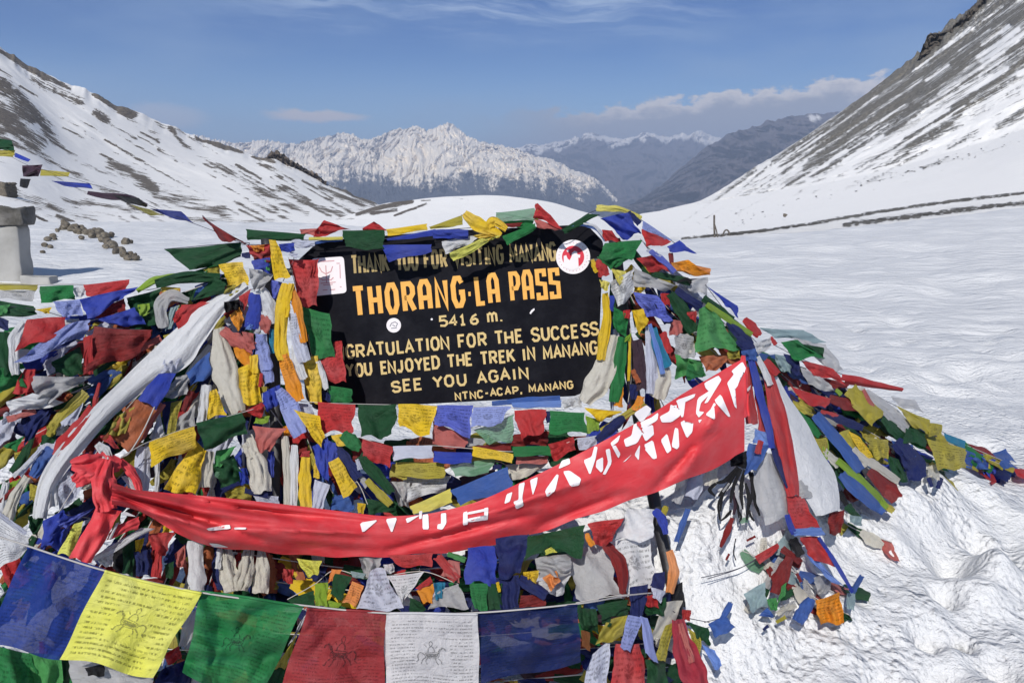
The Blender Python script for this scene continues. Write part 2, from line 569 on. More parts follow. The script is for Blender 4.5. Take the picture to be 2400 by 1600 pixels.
def ground_z(x, y, detail=True):
    r = np.hypot(x, y)
    z = -0.042 * np.clip(r - 42 - np.clip((x - 5) * 1.2, 0, 26), 0, None)
    z = z + 0.00105 * np.clip(x - 5, 0, 40) ** 2
    # the drift the flags lie on
    z = z + 0.46 * np.exp(-((x - 0.05) / 1.15) ** 2 - ((y - 3.55) / 0.62) ** 2)
    z = z + 0.12 * np.exp(-((x - 1.0) / 0.8) ** 2 - ((y - 3.1) / 0.7) ** 2)
    z = z + 0.20 * np.exp(-((x + 2.6) / 1.6) ** 2 - ((y - 4.6) / 1.2) ** 2)
    add = 0.0 * x
    for q in DRIFT:
        add = np.maximum(add, (q[2] - 0.02) * np.exp(-((x - q[0]) ** 2 + (y - q[1]) ** 2) / 0.085))
    z = np.maximum(z, add)
    # long bank between the monument and the wall of stones
    z = z + 0.25 * np.exp(-((x + 7.5) / 3.5) ** 2 - ((y - 17) / 4.0) ** 2)
    pxx = np.clip(1200 + F * x / np.maximum(y, 0.3), -200, 2600)
    k = 0.0000 + np.interp(pxx, CAP_X, CAP_K)
    z = np.where(y > 6, np.minimum(z, EYE - np.maximum(y, 0) * k), z)
    if detail:
        near = np.exp(-(r / 9.0) ** 2)
        z = z + 0.040 * fbm(x * 0.7, y * 0.7, 3, 2) * np.clip(r / 3, 0.4, 2)
        z = z + 0.015 * near * fbm(x * 2.6, y * 2.6, 3, 5)
        z = z + near * (0.020 * fbm(x * 4, y * 4, 2, 9, 0.5) + 0.008 * fbm(x * 13 + y * 5, y * 13 - x * 5, 2, 12) - 0.03 * np.clip(fbm(x * 6 + 40, y * 6, 2, 14) - 0.55, 0, 1))
        # trodden snow at the lower right: boot holes and thrown-up lumps
        for hx, hy, hr, hd in BOOT:
            q = ((x - hx) ** 2 + (y - hy) ** 2) / (hr * hr)
            z = z + hd * np.exp(-q) 
        # wind ripples farther off
        z = z + 0.022 * np.clip((r - 4) / 10, 0, 1) * fbm(x * 0.5 + y * 0.1, y * 1.1, 4, 21)
    return z


def on_ground(px, py):
    """where the view ray through a pixel meets the flat snow"""
    d = rays(px, py)
    return d * (EYE / -d[2])


def hit_ground(px, py):
    d = rays(px, py)
    ys = np.geomspace(1.5, 200, 2500)
    g = ground_z(d[0] * ys, ys)
    w = np.where(EYE + d[2] * ys < g)[0]
    yy_ = ys[w[0]] if len(w) else 60.0
    return np.array([d[0] * yy_, yy_, EYE + d[2] * yy_])


BOOT = []
for (bx, by, br, bh) in [(2330, 1390, .13, .11), (2290, 1440, .10, .06), (2230, 1370, .09, -.07), (2210, 1440, .05, -.06), (2170, 1520, .05, -.07),
                         (2255, 1525, .03, -.07), (2200, 1600, .07, -.06), (2395, 1400, .06, -.06), (2270, 1290, .10, -.06), (2150, 1290, .12, .07),
                         (2060, 1340, .14, .06), (2350, 1320, .10, -.05), (1760, 1330, .20, .10), (1600, 1290, .16, .14), (1950, 1480, .10, .02),
                         (2080, 1610, .06, -.05), (2350, 1590, .08, -.06), (2180, 1200, .16, .05), (2360, 1230, .14, .04), (1680, 1440, .10, .05),
                         (2310, 1050, .10, -.04), (2050, 720, .2, -.05), (2310, 770, .25, -.08), (2110, 750, .2, -.05)]:
    g_ = on_ground(bx, by)
    BOOT.append((g_[0], g_[1], br, bh * 1.5))
for _ in range(110):      # trodden stretch in the middle distance
    g_ = on_ground(RNG.uniform(1750, 2500), RNG.uniform(690, 920))
    BOOT.append((g_[0], g_[1], RNG.uniform(.07, .16), RNG.uniform(-.07, .03)))
for _ in range(60):
    g_ = on_ground(RNG.uniform(1650, 2500), RNG.uniform(1050, 1650))
    BOOT.append((g_[0], g_[1], RNG.uniform(.03, .09), RNG.uniform(-.035, .035)))

rr = np.concatenate([np.geomspace(0.5, 1.9, 20)[:-1], np.geomspace(1.9, 8, 300)[:-1], np.geomspace(8, 60, 150)[:-1], np.geomspace(60, 900, 50)])
aa = np.concatenate([np.linspace(-95, -42, 40)[:-1], np.linspace(-42, 42, 430), np.linspace(42, 95, 40)[1:]])
A_, R_ = np.meshgrid(np.radians(aa), rr)
gx, gy = R_ * np.sin(A_), R_ * np.cos(A_)
gz = ground_z(gx, gy)
ground = new_obj('snow_ground', np.stack([gx, gy, gz], -1).reshape(-1, 3), grid_faces(len(aa), len(rr)), SNOW)
tag(ground, kind='structure')


# ------------------------------------------------------------------ mountains: lofted between rows traced at their own distances
def loft(name, rows, nu, nt, mat, relief, rock_fn, back=None, hardness=None, kind='structure'):
    """rows: lists of (px, py, depth) from the foot to the ridge. The skin between is a real surface in world units."""
    samp = [catmull(r, nu) for r in rows]
    S = np.stack(samp)                            # row, u, 3
    if np.any(S[:, :, 2] <= 0):
        S[:, :, 2] = np.clip(S[:, :, 2], 1, None)
    k = len(rows)
    T = np.linspace(0, k - 1, nt)
    i0 = np.clip(np.floor(T).astype(int), 0, k - 2)
    f = (T - i0)[:, None, None]
    G = S[i0] * (1 - f) + S[i0 + 1] * f           # nt, nu, 3
    lg = np.log(S[:, :, 2])
    G[:, :, 2] = np.exp(lg[i0] * (1 - f[..., 0]) + lg[i0 + 1] * f[..., 0])
    u, t = np.meshgrid(np.linspace(0, 1, nu), np.linspace(0, 1, nt))
    dpx, dpy, dd = relief(u, t, G)
    px, py, d = G[..., 0] + dpx, G[..., 1] + dpy, G[..., 2] * (1 + dd)
    P = at(px, py, d)
    rock = rock_fn(px, py, u, t)
    V = P.reshape(-1, 3)
    rk = rock.ravel()
    uv = np.stack([u.ravel(), t.ravel()], -1)
    fc = grid_faces(nu, nt)
    if back:                                      # the far side, falling away behind the ridge
        extra = []
        last = P[-1]
        for q, (dy, dz) in enumerate(back):
            e = last.copy()
            e[:, 1] += dy * (1 + 0.2 * np.sin(np.arange(nu) * 0.3))
            e[:, 0] *= e[:, 1] / last[:, 1]
            e[:, 2] += dz
            extra.append(e)
        V = np.concatenate([V] + extra)
        rk = np.concatenate([rk] + [rock[-1]] * len(back))
        uv = np.concatenate([uv] + [np.stack([u[-1], np.full(nu, 1 + 0.1 * (q + 1))], -1) for q in range(len(back))])
        fc = grid_faces(nu, nt + len(back))
    return tag(new_obj(name, V, fc, mat, None, uv, True, {'rock': rk}), kind=kind)


def seg_mask(px, py, lines):
    """how close each point lies to hand-placed streaks of stone: (polyline, half width, strength)"""
    out = np.zeros_like(px)
    for pts, w, s in lines:
        best = np.full(px.shape, 1e9)
        for (x0, y0), (x1, y1) in zip(pts[:-1], pts[1:]):
            dx, dy = x1 - x0, y1 - y0
            t = np.clip(((px - x0) * dx + (py - y0) * dy) / (dx * dx + dy * dy), 0, 1)
            best = np.minimum(best, np.hypot(px - x0 - t * dx, py - y0 - t * dy))
        out = np.maximum(out, s * np.exp(-(best / w) ** 2))
    return out


# left mountain
LM_RIDGE = [(-900, -330, 560), (-400, -60, 600), (-150, 40, 640), (0, 110, 680), (60, 150, 690), (130, 185, 700), (215, 215, 720), (260, 240, 730), (330, 265, 760), (400, 295, 790),
            (470, 325, 820), (520, 335, 850), (600, 365, 880), (660, 380, 900), (760, 428, 950), (810, 446, 980), (870, 474, 1000), (930, 488, 1020)]
LM_R3 = [(-900, -100, 430), (-300, 160, 470), (0, 240, 520), (150, 330, 560), (300, 385, 600), (450, 415, 650), (600, 440, 700), (720, 465, 760), (800, 480, 800), (930, 496, 860)]
LM_R2 = [(-900, 200, 250), (-300, 330, 280), (0, 370, 320), (200, 440, 360), (400, 478, 420), (600, 495, 480), (760, 505, 540), (930, 506, 620)]
LM_R1 = [(-900, 430, 110), (-300, 450, 130), (0, 470, 150), (200, 512, 170), (400, 525, 200), (600, 530, 230), (760, 530, 260), (930, 520, 320)]
LM_R0 = [(-900, 560, 60), (-300, 560, 80), (0, 560, 90), (200, 560, 100), (400, 560, 120), (600, 560, 140), (760, 560, 170), (930, 560, 220)]
LM_STREAKS = [([(60, 155), (130, 205), (190, 240)], 9, .8), ([(20, 130), (70, 165), (110, 200)], 6, .7), ([(65, 150), (95, 170)], 6, .9), ([(80, 185), (130, 212)], 9, .8),
              ([(228, 217), (265, 238), (310, 270)], 8, 1.0), ([(222, 265), (250, 283)], 8, 1.1), ([(0, 200), (30, 235), (70, 280)], 12, .85), ([(0, 265), (40, 300), (90, 335)], 16, .8),
              ([(40, 215), (90, 275), (140, 330)], 7, .75), ([(100, 300), (150, 350), (180, 375)], 6, .6), ([(260, 385), (330, 415), (365, 450)], 11, .95), ([(365, 440), (430, 470), (520, 492)], 15, .66),
              ([(320, 410), (370, 440)], 6, 1.0), ([(-10, 320), (60, 345), (170, 400), (230, 440), (330, 470)], 7, .62), ([(120, 330), (200, 385), (260, 425)], 6, .5),
              ([(400, 300), (440, 350), (470, 365)], 4, .7), ([(430, 340), (520, 395), (620, 455), (720, 500)], 4, .66), ([(480, 385), (560, 430), (650, 490)], 3.5, .55),
              ([(540, 390), (600, 425), (690, 465)], 4, .5), ([(700, 470), (760, 490), (810, 508)], 4, .75), ([(750, 438), (800, 462), (850, 480)], 9, .8), ([(780, 430), (830, 460), (875, 476)], 7, .85),
              ([(465, 322), (520, 340), (565, 352)], 5, 1.0), ([(600, 366), (640, 380)], 4, .8), ([(150, 470), (260, 485), (380, 500)], 8, .45), ([(0, 440), (100, 475), (220, 510)], 9, .45),
              ([(400, 510), (500, 522), (640, 525)], 6, .55), ([(300, 280), (345, 300), (372, 322)], 5, .55), ([(-300, 100), (-100, 210), (0, 300)], 30, .6)]


rl = np.random.default_rng(8)
for _ in range(95):      # thin lines of stone running down across the snow
    x = rl.uniform(-200, 820)
    yr = np.interp(x, [-150, 0, 215, 400, 600, 870], [40, 110, 215, 295, 365, 474])
    f_ = rl.uniform(0.02, 1.0) ** 1.3
    y = yr * (1 - f_) + 510 * f_
    ln = rl.uniform(25, 130)
    LM_STREAKS.append(([(x, y), (x + ln * .5, y + ln * .5 * (.60 - .12 * f_)), (x + ln, y + ln * (.62 - .16 * f_))], rl.uniform(1.2, 3.2), rl.uniform(.5, .95)))


def lm_rock(px, py, u, t):
    m = seg_mask(px, py, [(a_, w_ * 1.7, min(1.0, s_)) for a_, w_, s_ in LM_STREAKS])
    n = fbm(u * 40, t * 30, 4, 31)
    low = np.clip((py - 455) / 40, 0, 1) * 0.12
    edge = np.clip(1 - np.abs(t - 0.985) / 0.02, 0, 1) * 0.25
    return np.clip(m * 0.58 + 0.15 * n + 0.7 * low + 0.9 * edge + 0.10 + 0.16 * np.clip((160 - px) / 160, 0, 1), 0, 1)


LMAT = mountain_mat('snowy_rock_slope', (0.16, 0.135, 0.11), (0.26, 0.23, 0.19), 0.075, 3.0, (30, 150, 1), lo=0.46, hi=0.50, brk=0.62)


def lm_relief(u, t, G):
    a = np.clip(t * (1.02 - t) * 4, 0, 1)
    n = fbm(u * 14 + t * 5, t * 5, 5, 3)
    jag = fbm(u * 90, t * 3, 3, 8) * np.clip((t - 0.93) / 0.07, 0, 1)
    return 1.0 * fbm(u * 30, t * 12, 3, 6) * a, 1.6 * n * a - 3.0 * jag, 0.008 * fbm(u * 10 + t * 9, t * 8, 4, 4) * (t > 0.05)


left_mountain = loft('left_mountain', [LM_R0, LM_R1, LM_R2, LM_R3, LM_RIDGE], 620, 300, LMAT, lm_relief, lm_rock, [(120, -20), (500, -160), (900, -420)])

# low hill straight behind the board
H_CREST = [(790, 512, 210), (840, 497, 205), (900, 478, 200), (960, 470, 198), (1010, 464, 195), (1080, 460, 190), (1150, 458, 190), (1210, 462, 190), (1290, 474, 190), (1350, 492, 190), (1400, 506, 190), (1470, 530, 190)]
H_MID = [(770, 520, 140), (900, 505, 140), (1050, 500, 135), (1200, 500, 135), (1350, 520, 135), (1480, 540, 135)]
H_FOOT = [(740, 545, 80), (900, 545, 80), (1050, 545, 80), (1200, 545, 80), (1350, 555, 80), (1490, 560, 80)]
H_STREAKS = [([(838, 500), (900, 484), (965, 472)], 9, 1.0), ([(870, 500), (930, 492)], 7, .9), ([(925, 505), (965, 490), (1000, 477)], 5, .9), ([(985, 470), (1010, 470)], 3, .8), ([(1060, 462), (1100, 470)], 2.5, .6),
             ([(560, 520), (700, 518), (830, 512)], 4, .6)]
HMAT = mountain_mat('snowy_hill', (0.12, 0.105, 0.09), (0.23, 0.20, 0.17), 0.15, 1.0, (30, 60, 1), lo=0.44, hi=0.52, brk=0.45)
hill = loft('snow_hill', [H_FOOT, H_MID, H_CREST], 160, 80, HMAT,
            lambda u, t, G: (0 * u, 2.0 * fbm(u * 9, t * 4, 4, 14) * (0.3 + 0.7 * (1 - t)), 0.01 * fbm(u * 12, t * 6, 4, 15)),
            lambda px, py, u, t: np.clip(seg_mask(px, py, H_STREAKS) * 0.7 + 0.06 * fbm(u * 30, t * 30, 3, 16), 0, 1), [(40, -6), (200, -90), (500, -320)])

# right mountain
RM_RIDGE = [(1640, 476, 520), (1670, 458, 520), (1700, 438, 520), (1750, 405, 530), (1800, 374, 540), (1880, 323, 560), (1960, 268, 580), (2000, 240, 590), (2060, 196, 610), (2120, 152, 630), (2165, 118, 640), (2220, 68, 650),
            (2280, 18, 660), (2330, -30, 670), (2500, -170, 690), (2800, -400, 700), (3200, -640, 720)]
RM_R4 = [(1600, 484, 420), (1700, 455, 420), (1850, 400, 420), (2000, 335, 420), (2150, 250, 430), (2300, 150, 440), (2450, 40, 450), (2700, -110, 460), (3200, -330, 470)]
RM_R3 = [(1560, 491, 330), (1650, 474, 320), (1780, 455, 310), (1950, 425, 300), (2100, 392, 300), (2250, 350, 300), (2400, 302, 300), (2700, 180, 300), (3200, 20, 300)]
RM_R2 = [(1480, 508, 210), (1600, 494, 200), (1750, 480, 190), (1900, 462, 180), (2100, 432, 170), (2250, 400, 165), (2400, 356, 160), (2700, 270, 160), (3200, 140, 160)]
RM_R1 = [(1440, 545, 60), (1560, 555, 48), (1700, 546, 46), (1850, 531, 50), (2000, 512, 55), (2200, 486, 62), (2400, 458, 70), (2700, 415, 75), (3200, 340, 80)]
RM_R0 = [(1440, 580, 44), (1560, 585, 40), (1700, 575, 40), (1850, 560, 42), (2000, 545, 46), (2200, 520, 50), (2400, 500, 56), (2700, 470, 60), (3200, 420, 64)]
rs = np.random.default_rng(5)
RM_STREAKS = [([(1600, 559), (1760, 544), (1900, 525), (2050, 498), (2200, 476), (2420, 450)], 4.2, 1.1), ([(1930, 520), (2040, 500)], 5.0, .9), ([(1980, 527), (2100, 512), (2220, 497), (2420, 472)], 6.5, 1.0),
              ([(1560, 491), (1640, 477), (1700, 470)], 2.2, .5), ([(1710, 462), (1800, 457)], 2.5, .6), ([(2050, 445), (2180, 412), (2300, 370), (2420, 330)], 3, .35)]
for _ in range(95):      # long streaks of scree running with the slope
    x = rs.uniform(1760, 2480)
    yr = np.interp(x, [1640, 1800, 1960, 2165, 2330, 2500], [476, 374, 268, 118, -30, -170])
    yb = np.interp(x, [1640, 1800, 2000, 2200, 2400], [476, 452, 412, 365, 300])
    f_ = rs.uniform(0.0, 0.97)
    y = yr * f_ + yb * (1 - f_)
    ln = rs.uniform(40, 170)
    sl = 0.55 + 0.25 * f_
    RM_STREAKS.append(([(x, y), (x - ln * .5, y + ln * .5 * sl), (x - ln, y + ln * (sl - .04))], rs.uniform(3, 8), rs.uniform(.45, 1.0)))


RM_TRACK, RM_STREAKS = RM_STREAKS[:3], RM_STREAKS[3:]
RM_SNOW = []
for _ in range(85):      # snow lying in the gullies between the scree
    x = rs.uniform(1740, 2520)
    yr = np.interp(x, [1640, 1800, 1960, 2165, 2330, 2500], [476, 374, 268, 118, -30, -170])
    yb = np.interp(x, [1640, 1800, 2000, 2200, 2400], [476, 452, 412, 365, 300])
    f_ = rs.uniform(0.06, 0.95)
    y = yr * f_ + yb * (1 - f_)
    ln = rs.uniform(50, 240)
    sl = 0.55 + 0.25 * f_
    RM_SNOW.append(([(x, y), (x - ln * .5, y + ln * .5 * sl), (x - ln, y + ln * (sl - .04))], rs.uniform(1.8, 5.0), rs.uniform(.5, 1.0)))


def rm_rock(px, py, u, t):
    m = seg_mask(px, py, RM_STREAKS)
    yr = np.interp(px, [1640, 1800, 1960, 2165, 2330, 2500], [476, 374, 268, 118, -30, -170])
    yb = np.interp(px, [1640, 1800, 2000, 2200, 2400, 2500], [476, 452, 412, 365, 300, 270])
    h = np.clip((yb - py) / np.maximum(yb - yr, 8), 0, 1)          # 0 at the apron, 1 at the ridge
    up = np.clip((h - 0.30) / 0.45, 0, 1) * np.clip((px - 1720) / 220, 0, 1) * 0.36
    st = ridged((px * 0.8 + py * 0.6) / 900, (py * 0.83 - px * -0.56) / 26, 4, 41)
    base = np.where(h > 0.02, 0.20 * st + 0.20, 0.0)
    crag = np.clip(1 - (py - yr) / 34, 0, 1) * np.clip((px - 2090) / 60, 0, 1) * 0.55
    dots = np.clip(fbm(px / 7, py / 4, 2, 44) - 0.55, 0, 1) * 1.2 * np.exp(-((py - (470 - (px - 1900) * 0.28)) / 16) ** 2)
    low2 = 0.22 * np.exp(-((py - np.interp(px, [1500, 1700, 1900, 2100, 2400], [500, 492, 462, 410, 330])) / 9) ** 2) * np.clip((px - 1700) / 200, 0, 1)
    m = m * (0.72 + 0.38 * fbm(px / 5.5, py / 3.5, 3, 47))
    sn = seg_mask(px, py, RM_SNOW) * (1 - np.clip(crag * 2, 0, 1))
    tr = seg_mask(px, py, RM_TRACK) * (0.95 + 0.45 * fbm(px / 9, py / 4, 3, 48))
    return np.clip(np.maximum(m * 0.60 + up + base + crag + dots + low2 - 0.42 * sn, 0.85 * tr), 0, 1)


RMAT = mountain_mat('streaked_scree_slope', (0.15, 0.14, 0.12), (0.29, 0.275, 0.245), 0.10, 3.0, (9, 330, 1), lo=0.33, hi=0.68, brk=0.66)


def rm_relief(u, t, G):
    a = np.clip((t - 0.25) * 4, 0, 1)
    px = G[..., 0]
    jag = (np.abs(fbm(u * 60, t * 40, 4, 51)) * 13 + 5 * fbm(u * 190, t * 90, 3, 52)) * np.clip((t - 0.9) / 0.1, 0, 1) * np.clip((px - 2090) / 70, 0, 1)
    sm = 1.2 * fbm(u * 80, 0 * t, 3, 53) * np.clip((t - 0.93) / 0.07, 0, 1)
    n = fbm(u * 10, t * 14, 4, 54)
    low = np.clip((0.3 - t) * 6, 0, 1)
    return 0 * u, 2.0 * n * a - jag - sm + 0.8 * low * fbm(u * 40, t * 30, 3, 56), 0.012 * fbm(u * 14, t * 26, 5, 55) * a


right_mountain = loft('right_mountain', [RM_R0, RM_R1, RM_R2, RM_R3, RM_R4, RM_RIDGE], 620, 380, RMAT, rm_relief, rm_rock, [(60, -20), (300, -160), (700, -420)])


# far ranges, kilometres away and faded by the air and partly by tint
def far_relief(fu, ft, amp, seed, jagpx):
    def fn(u, t, G):
        a = np.clip(t * 3, 0, 1)
        top = np.clip((t - 0.8) / 0.2, 0, 1)
        g = ridged(u * fu + 2.5 * fbm(u * fu * 0.12, t * 2.5, 4, seed), t * ft + 1.5 * fbm(u * fu * 0.2, t * 3, 3, seed + 1), 5, seed)
        j = ridged(u * fu * 1.6, 0 * t, 4, seed + 4)
        return 3.0 * fbm(u * 20, t * 6, 3, seed + 2) * a * (1 - top), -jagpx * (j - 0.35) * top - 3.0 * g * a * (1 - top), -amp * g * a
    return fn


FAR_SNOW = mountain_mat('far_snowy_range', (0.07, 0.08, 0.10), (0.12, 0.12, 0.13), 0.0022, 160.0, (320, 40, 1), (0.98, 0.90, 0.77), 0.36, 0.62, 0.60)  # bluish rock tint also stands for the shaded faces
FAR_DRY = mountain_mat('far_dry_range', (0.085, 0.075, 0.085), (0.15, 0.128, 0.13), 0.0016, 120.0, (30, 10, 1), (0.80, 0.78, 0.76), 0.40, 0.60, 0.25)  # rock tint lifted towards purple to make up for thinner haze

FR1_TOP = [(200, 350), (380, 332), (450, 316), (500, 326), (560, 334), (620, 328), (690, 335), (760, 320), (800, 312), (830, 316), (860, 328), (905, 312), (935, 300), (955, 303), (975, 294), (1000, 304), (1030, 296), (1050, 288),
           (1072, 300), (1095, 318), (1130, 332), (1180, 342), (1220, 352), (1255, 366), (1300, 376), (1340, 396), (1385, 412), (1430, 450), (1470, 490)]


def fr1_rock_shade(px, py, u, t):  # bare rock plus shaded faces painted into the same mask
    line = np.interp(px, [200, 700, 850, 1000, 1200, 1300, 1400, 1470], [440, 432, 432, 424, 420, 424, 436, 470])
    g = ridged(u * 110, t * 2, 4, 61)
    line = line + 12 * fbm(u * 40, 0 * t, 3, 63)
    return np.clip(0.36 + np.clip((py - line) / 75, -.35, 1) * 0.9 + 0.30 * np.clip(fbm(u * 16, t * 3.5, 4, 64), -.3, 1) + 0.15 * g + 0.16 * fbm(u * 60 + t * 6, t * 16, 4, 62), 0, 1)


far_range = loft('far_snowy_mountains', [[(x, max(y + 150, 520), 9500) for x, y in FR1_TOP], [(x, y * 0.45 + 0.55 * max(y + 130, 500), 12500) for x, y in FR1_TOP], [(x, y, 15500) for x, y in FR1_TOP]],
                 900, 170, FAR_SNOW, far_relief(110, 14, 0.009, 70, 2.6), fr1_rock_shade, [(1500, -500), (4000, -2200)])

FR2_TOP = [(1080, 352), (1150, 346), (1210, 350), (1240, 341), (1280, 338), (1320, 330), (1350, 322), (1385, 312), (1420, 318), (1450, 327), (1480, 324), (1515, 311), (1545, 318), (1565, 322), (1600, 314), (1640, 310), (1665, 318), (1710, 328), (1800, 325), (1900, 320)]
far_range_2 = loft('far_mountains', [[(x, 545, 12500) for x, y in FR2_TOP], [(x, 440, 16500) for x, y in FR2_TOP], [(x, y, 21500) for x, y in FR2_TOP]],
                   300, 100, FAR_DRY, far_relief(22, 4, 0.022, 80, 4.0),
                   lambda px, py, u, t: np.clip(0.40 + (py - np.interp(px, [x for x, _ in FR2_TOP], [y for _, y in FR2_TOP]) - 14) / 34 + 0.22 * ridged(u * 40, t * 3, 4, 81), 0, 1), [(2500, -700), (6000, -3000)])

FR3_TOP = [(1420, 515), (1500, 468), (1560, 425), (1610, 382), (1650, 350), (1700, 318), (1730, 308), (1760, 298), (1800, 284), (1840, 277), (1880, 272), (1930, 266), (1980, 264), (2060, 276), (2200, 300)]
far_range_3 = loft('far_brown_ridge', [[(x + 60, 560, 8200) for x, y in FR3_TOP], [(x + 30, 470 * 0.6 + y * 0.4, 9500) for x, y in FR3_TOP], [(x, y, 11500) for x, y in FR3_TOP]],
                   260, 100, FAR_DRY, far_relief(16, 4, 0.020, 90, 3.5),
                   lambda px, py, u, t: np.clip(0.80 - 0.36 * np.clip((px - 1840) / 60, 0, 1) * np.exp(-((py - 276) / 12) ** 2) + 0.12 * ridged(u * 26, t * 3, 4, 91), 0, 1), [(1500, -500), (4000, -2000)])
vx = [(x, 600, 1500) for x in (300, 900, 1500, 2100)]
valley = loft('far_valley', [vx, [(x, 545, 4500) for x in (200, 900, 1500, 2200)], [(x, 515, 13000) for x in (100, 900, 1500, 2300)]], 80, 40, FAR_DRY,
              lambda u, t, G: (0 * u, 3 * fbm(u * 9, t * 9, 3, 95), 0 * u), lambda px, py, u, t: 0 * px + 1.0)


# brown outcrop on the left ridge and crags on the right one
ROCKM = rough_mat('brown_outcrop_rock', (0.085, 0.068, 0.055), (0.19, 0.155, 0.13), 0.09, 3.0)
CRAGM = rough_mat('dark_crag_rock', (0.05, 0.042, 0.034), (0.13, 0.11, 0.09), 0.10, 3.0)


def crag(name, top, bottom, d0, d1, mat, seed, thick, label):
    n = 90
    nt = 24
    tp, bt = catmull([(x, y, 0) for x, y in top], n), catmull([(x, y, 0) for x, y in bottom], n)
    u, t = np.meshgrid(np.linspace(0, 1, n), np.linspace(0, 1, nt))
    f = t[..., None]
    G = bt[None] * (1 - f) + tp[None] * f
    j = np.abs(fbm(u * 22, t * 2, 4, seed)) * 7 * t
    py = G[..., 1] - j
    d = d0 + (d1 - d0) * u - 6 * ridged(u * 14, t * 4, 4, seed + 1) + 8 * t
    Pf = at(G[..., 0] + 1.5 * fbm(u * 30, t * 10, 3, seed + 2), py, d)
    back = Pf[::-1].copy()
    back[..., 1] += thick
    back[..., 0] *= back[..., 1] / Pf[::-1][..., 1]
    V = np.concatenate([Pf, back]).reshape(-1, 3)
    return tag(new_obj(name, V, grid_faces(n, nt * 2), mat), label, 'rock')


crag('rock_outcrop', [(622, 372), (638, 358), (660, 362), (690, 382), (720, 400), (745, 412), (764, 428)], [(618, 378), (650, 398), (690, 420), (720, 432), (750, 440), (766, 436)], 880, 930, ROCKM, 33, 40,
     'jagged brown rock outcrop standing on the crest of the left snowy ridge')
crag('rock_crag', [(2155, 134), (2166, 104), (2180, 82), (2205, 78), (2230, 70), (2262, 38), (2290, 8), (2320, -20), (2370, -60)], [(2150, 142), (2185, 122), (2215, 112), (2250, 92), (2290, 60), (2325, 40), (2380, 0)], 598, 626, CRAGM, 35, 60,
     'dark craggy rocks along the skyline at the top of the right mountain')

# haze: the thin air of the valley, one closed box with the sky outside it
hz = bpy.data.meshes.new('haze')
bm = bmesh.new()
bmesh.ops.create_cube(bm, size=1.0)
for v in bm.verts:
    v.co.x *= 60000
    v.co.y = -3000 if v.co.y < 0 else 32000
    v.co.z = -5200 if v.co.z < 0 else 1500
bm.to_mesh(hz)
bm.free()
haze = bpy.data.objects.new('haze', hz)
COL.objects.link(haze)
tag(haze, kind='stuff')
hm = bpy.data.materials.new('haze')
hm.use_nodes = True
ht = NT(hm.node_tree)
hm.node_tree.nodes.remove(hm.node_tree.nodes['Principled BSDF'])
pv = ht.node('ShaderNodeVolumePrincipled')
pv.inputs['Color'].default_value = (0.60, 0.73, 1.0, 1)
pv.inputs['Density'].default_value = 0.000075
pv.inputs['Anisotropy'].default_value = 0.0
ht.l.new(pv.outputs[0], hm.node_tree.nodes['Material Output'].inputs['Volume'])
hz.materials.append(hm)

# ------------------------------------------------------------------ the heap of flags: one depth surface that everything is draped over
DCP = [(-200, 640, 2.70), (0, 680, 2.75), (250, 700, 2.85), (560, 600, 3.0), (640, 560, 3.0), (700, 480, 3.02), (1050, 470, 3.02), (1450, 470, 3.02), (1600, 600, 3.1), (1720, 820, 3.1),
       (1900, 860, 3.4), (2150, 960, 3.75), (2380, 1110, 4.2), (2550, 1180, 4.4), (-200, 850, 2.4), (0, 850, 2.5), (250, 850, 2.7), (600, 800, 2.9), (1050, 750, 2.97), (1450, 800, 2.9), (-200, 1000, 2.3),
       (0, 1000, 2.4), (250, 1000, 2.5), (600, 1000, 2.75), (1100, 980, 2.88), (1450, 1000, 2.8), (1700, 1000, 2.85), (1950, 1050, 3.2), (2150, 1180, 3.5), (-200, 1200, 2.1), (0, 1200, 2.2),
       (200, 1150, 2.3), (600, 1200, 2.55), (1100, 1150, 2.65), (1500, 1150, 2.65), (1800, 1200, 2.75), (2000, 1200, 3.0), (-200, 1400, 2.0), (200, 1400, 2.2), (650, 1380, 2.4), (1100, 1350, 2.4), (1550, 1400, 2.4),
       (1900, 1400, 2.84), (1700, 1450, 2.66), (2050, 1330, 3.05), (100, 1600, 2.05), (600, 1600, 2.1), (1100, 1600, 2.15), (1550, 1600, 2.2), (2000, 1500, 2.62), (600, 1750, 2.0), (1500, 1750, 2.0)]
_c = np.array(DCP)
_K = np.hypot(_c[:, None, 0] - _c[None, :, 0], _c[:, None, 1] - _c[None, :, 1])
_n = len(_c)
_M = np.zeros((_n + 3, _n + 3))
_M[:_n, :_n] = _K
_M[:_n, _n] = 1
_M[:_n, _n + 1:] = _c[:, :2] / 1000
_M[_n:, :_n] = _M[:_n, _n:].T
_w = np.linalg.solve(_M + np.diag([8.0] * _n + [0, 0, 0]), np.concatenate([_c[:, 2], [0, 0, 0]]))


def D(px, py):
    px, py = np.asarray(px, float), np.asarray(py, float)
    s = np.full(px.shape, _w[_n]) + _w[_n + 1] * px / 1000 + _w[_n + 2] * py / 1000
    for k in range(_n):
        s = s + _w[k] * np.hypot(px - _c[k, 0], py - _c[k, 1])
    return s


# the same, kept in front of the snow on the right-hand side
_gx = np.arange(1480, 2560, 24.0)
_gy = np.arange(940, 1700, 20.0)
_GD = np.array([[hit_ground(a, b)[1] for a in _gx] for b in _gy])
D_heap = D


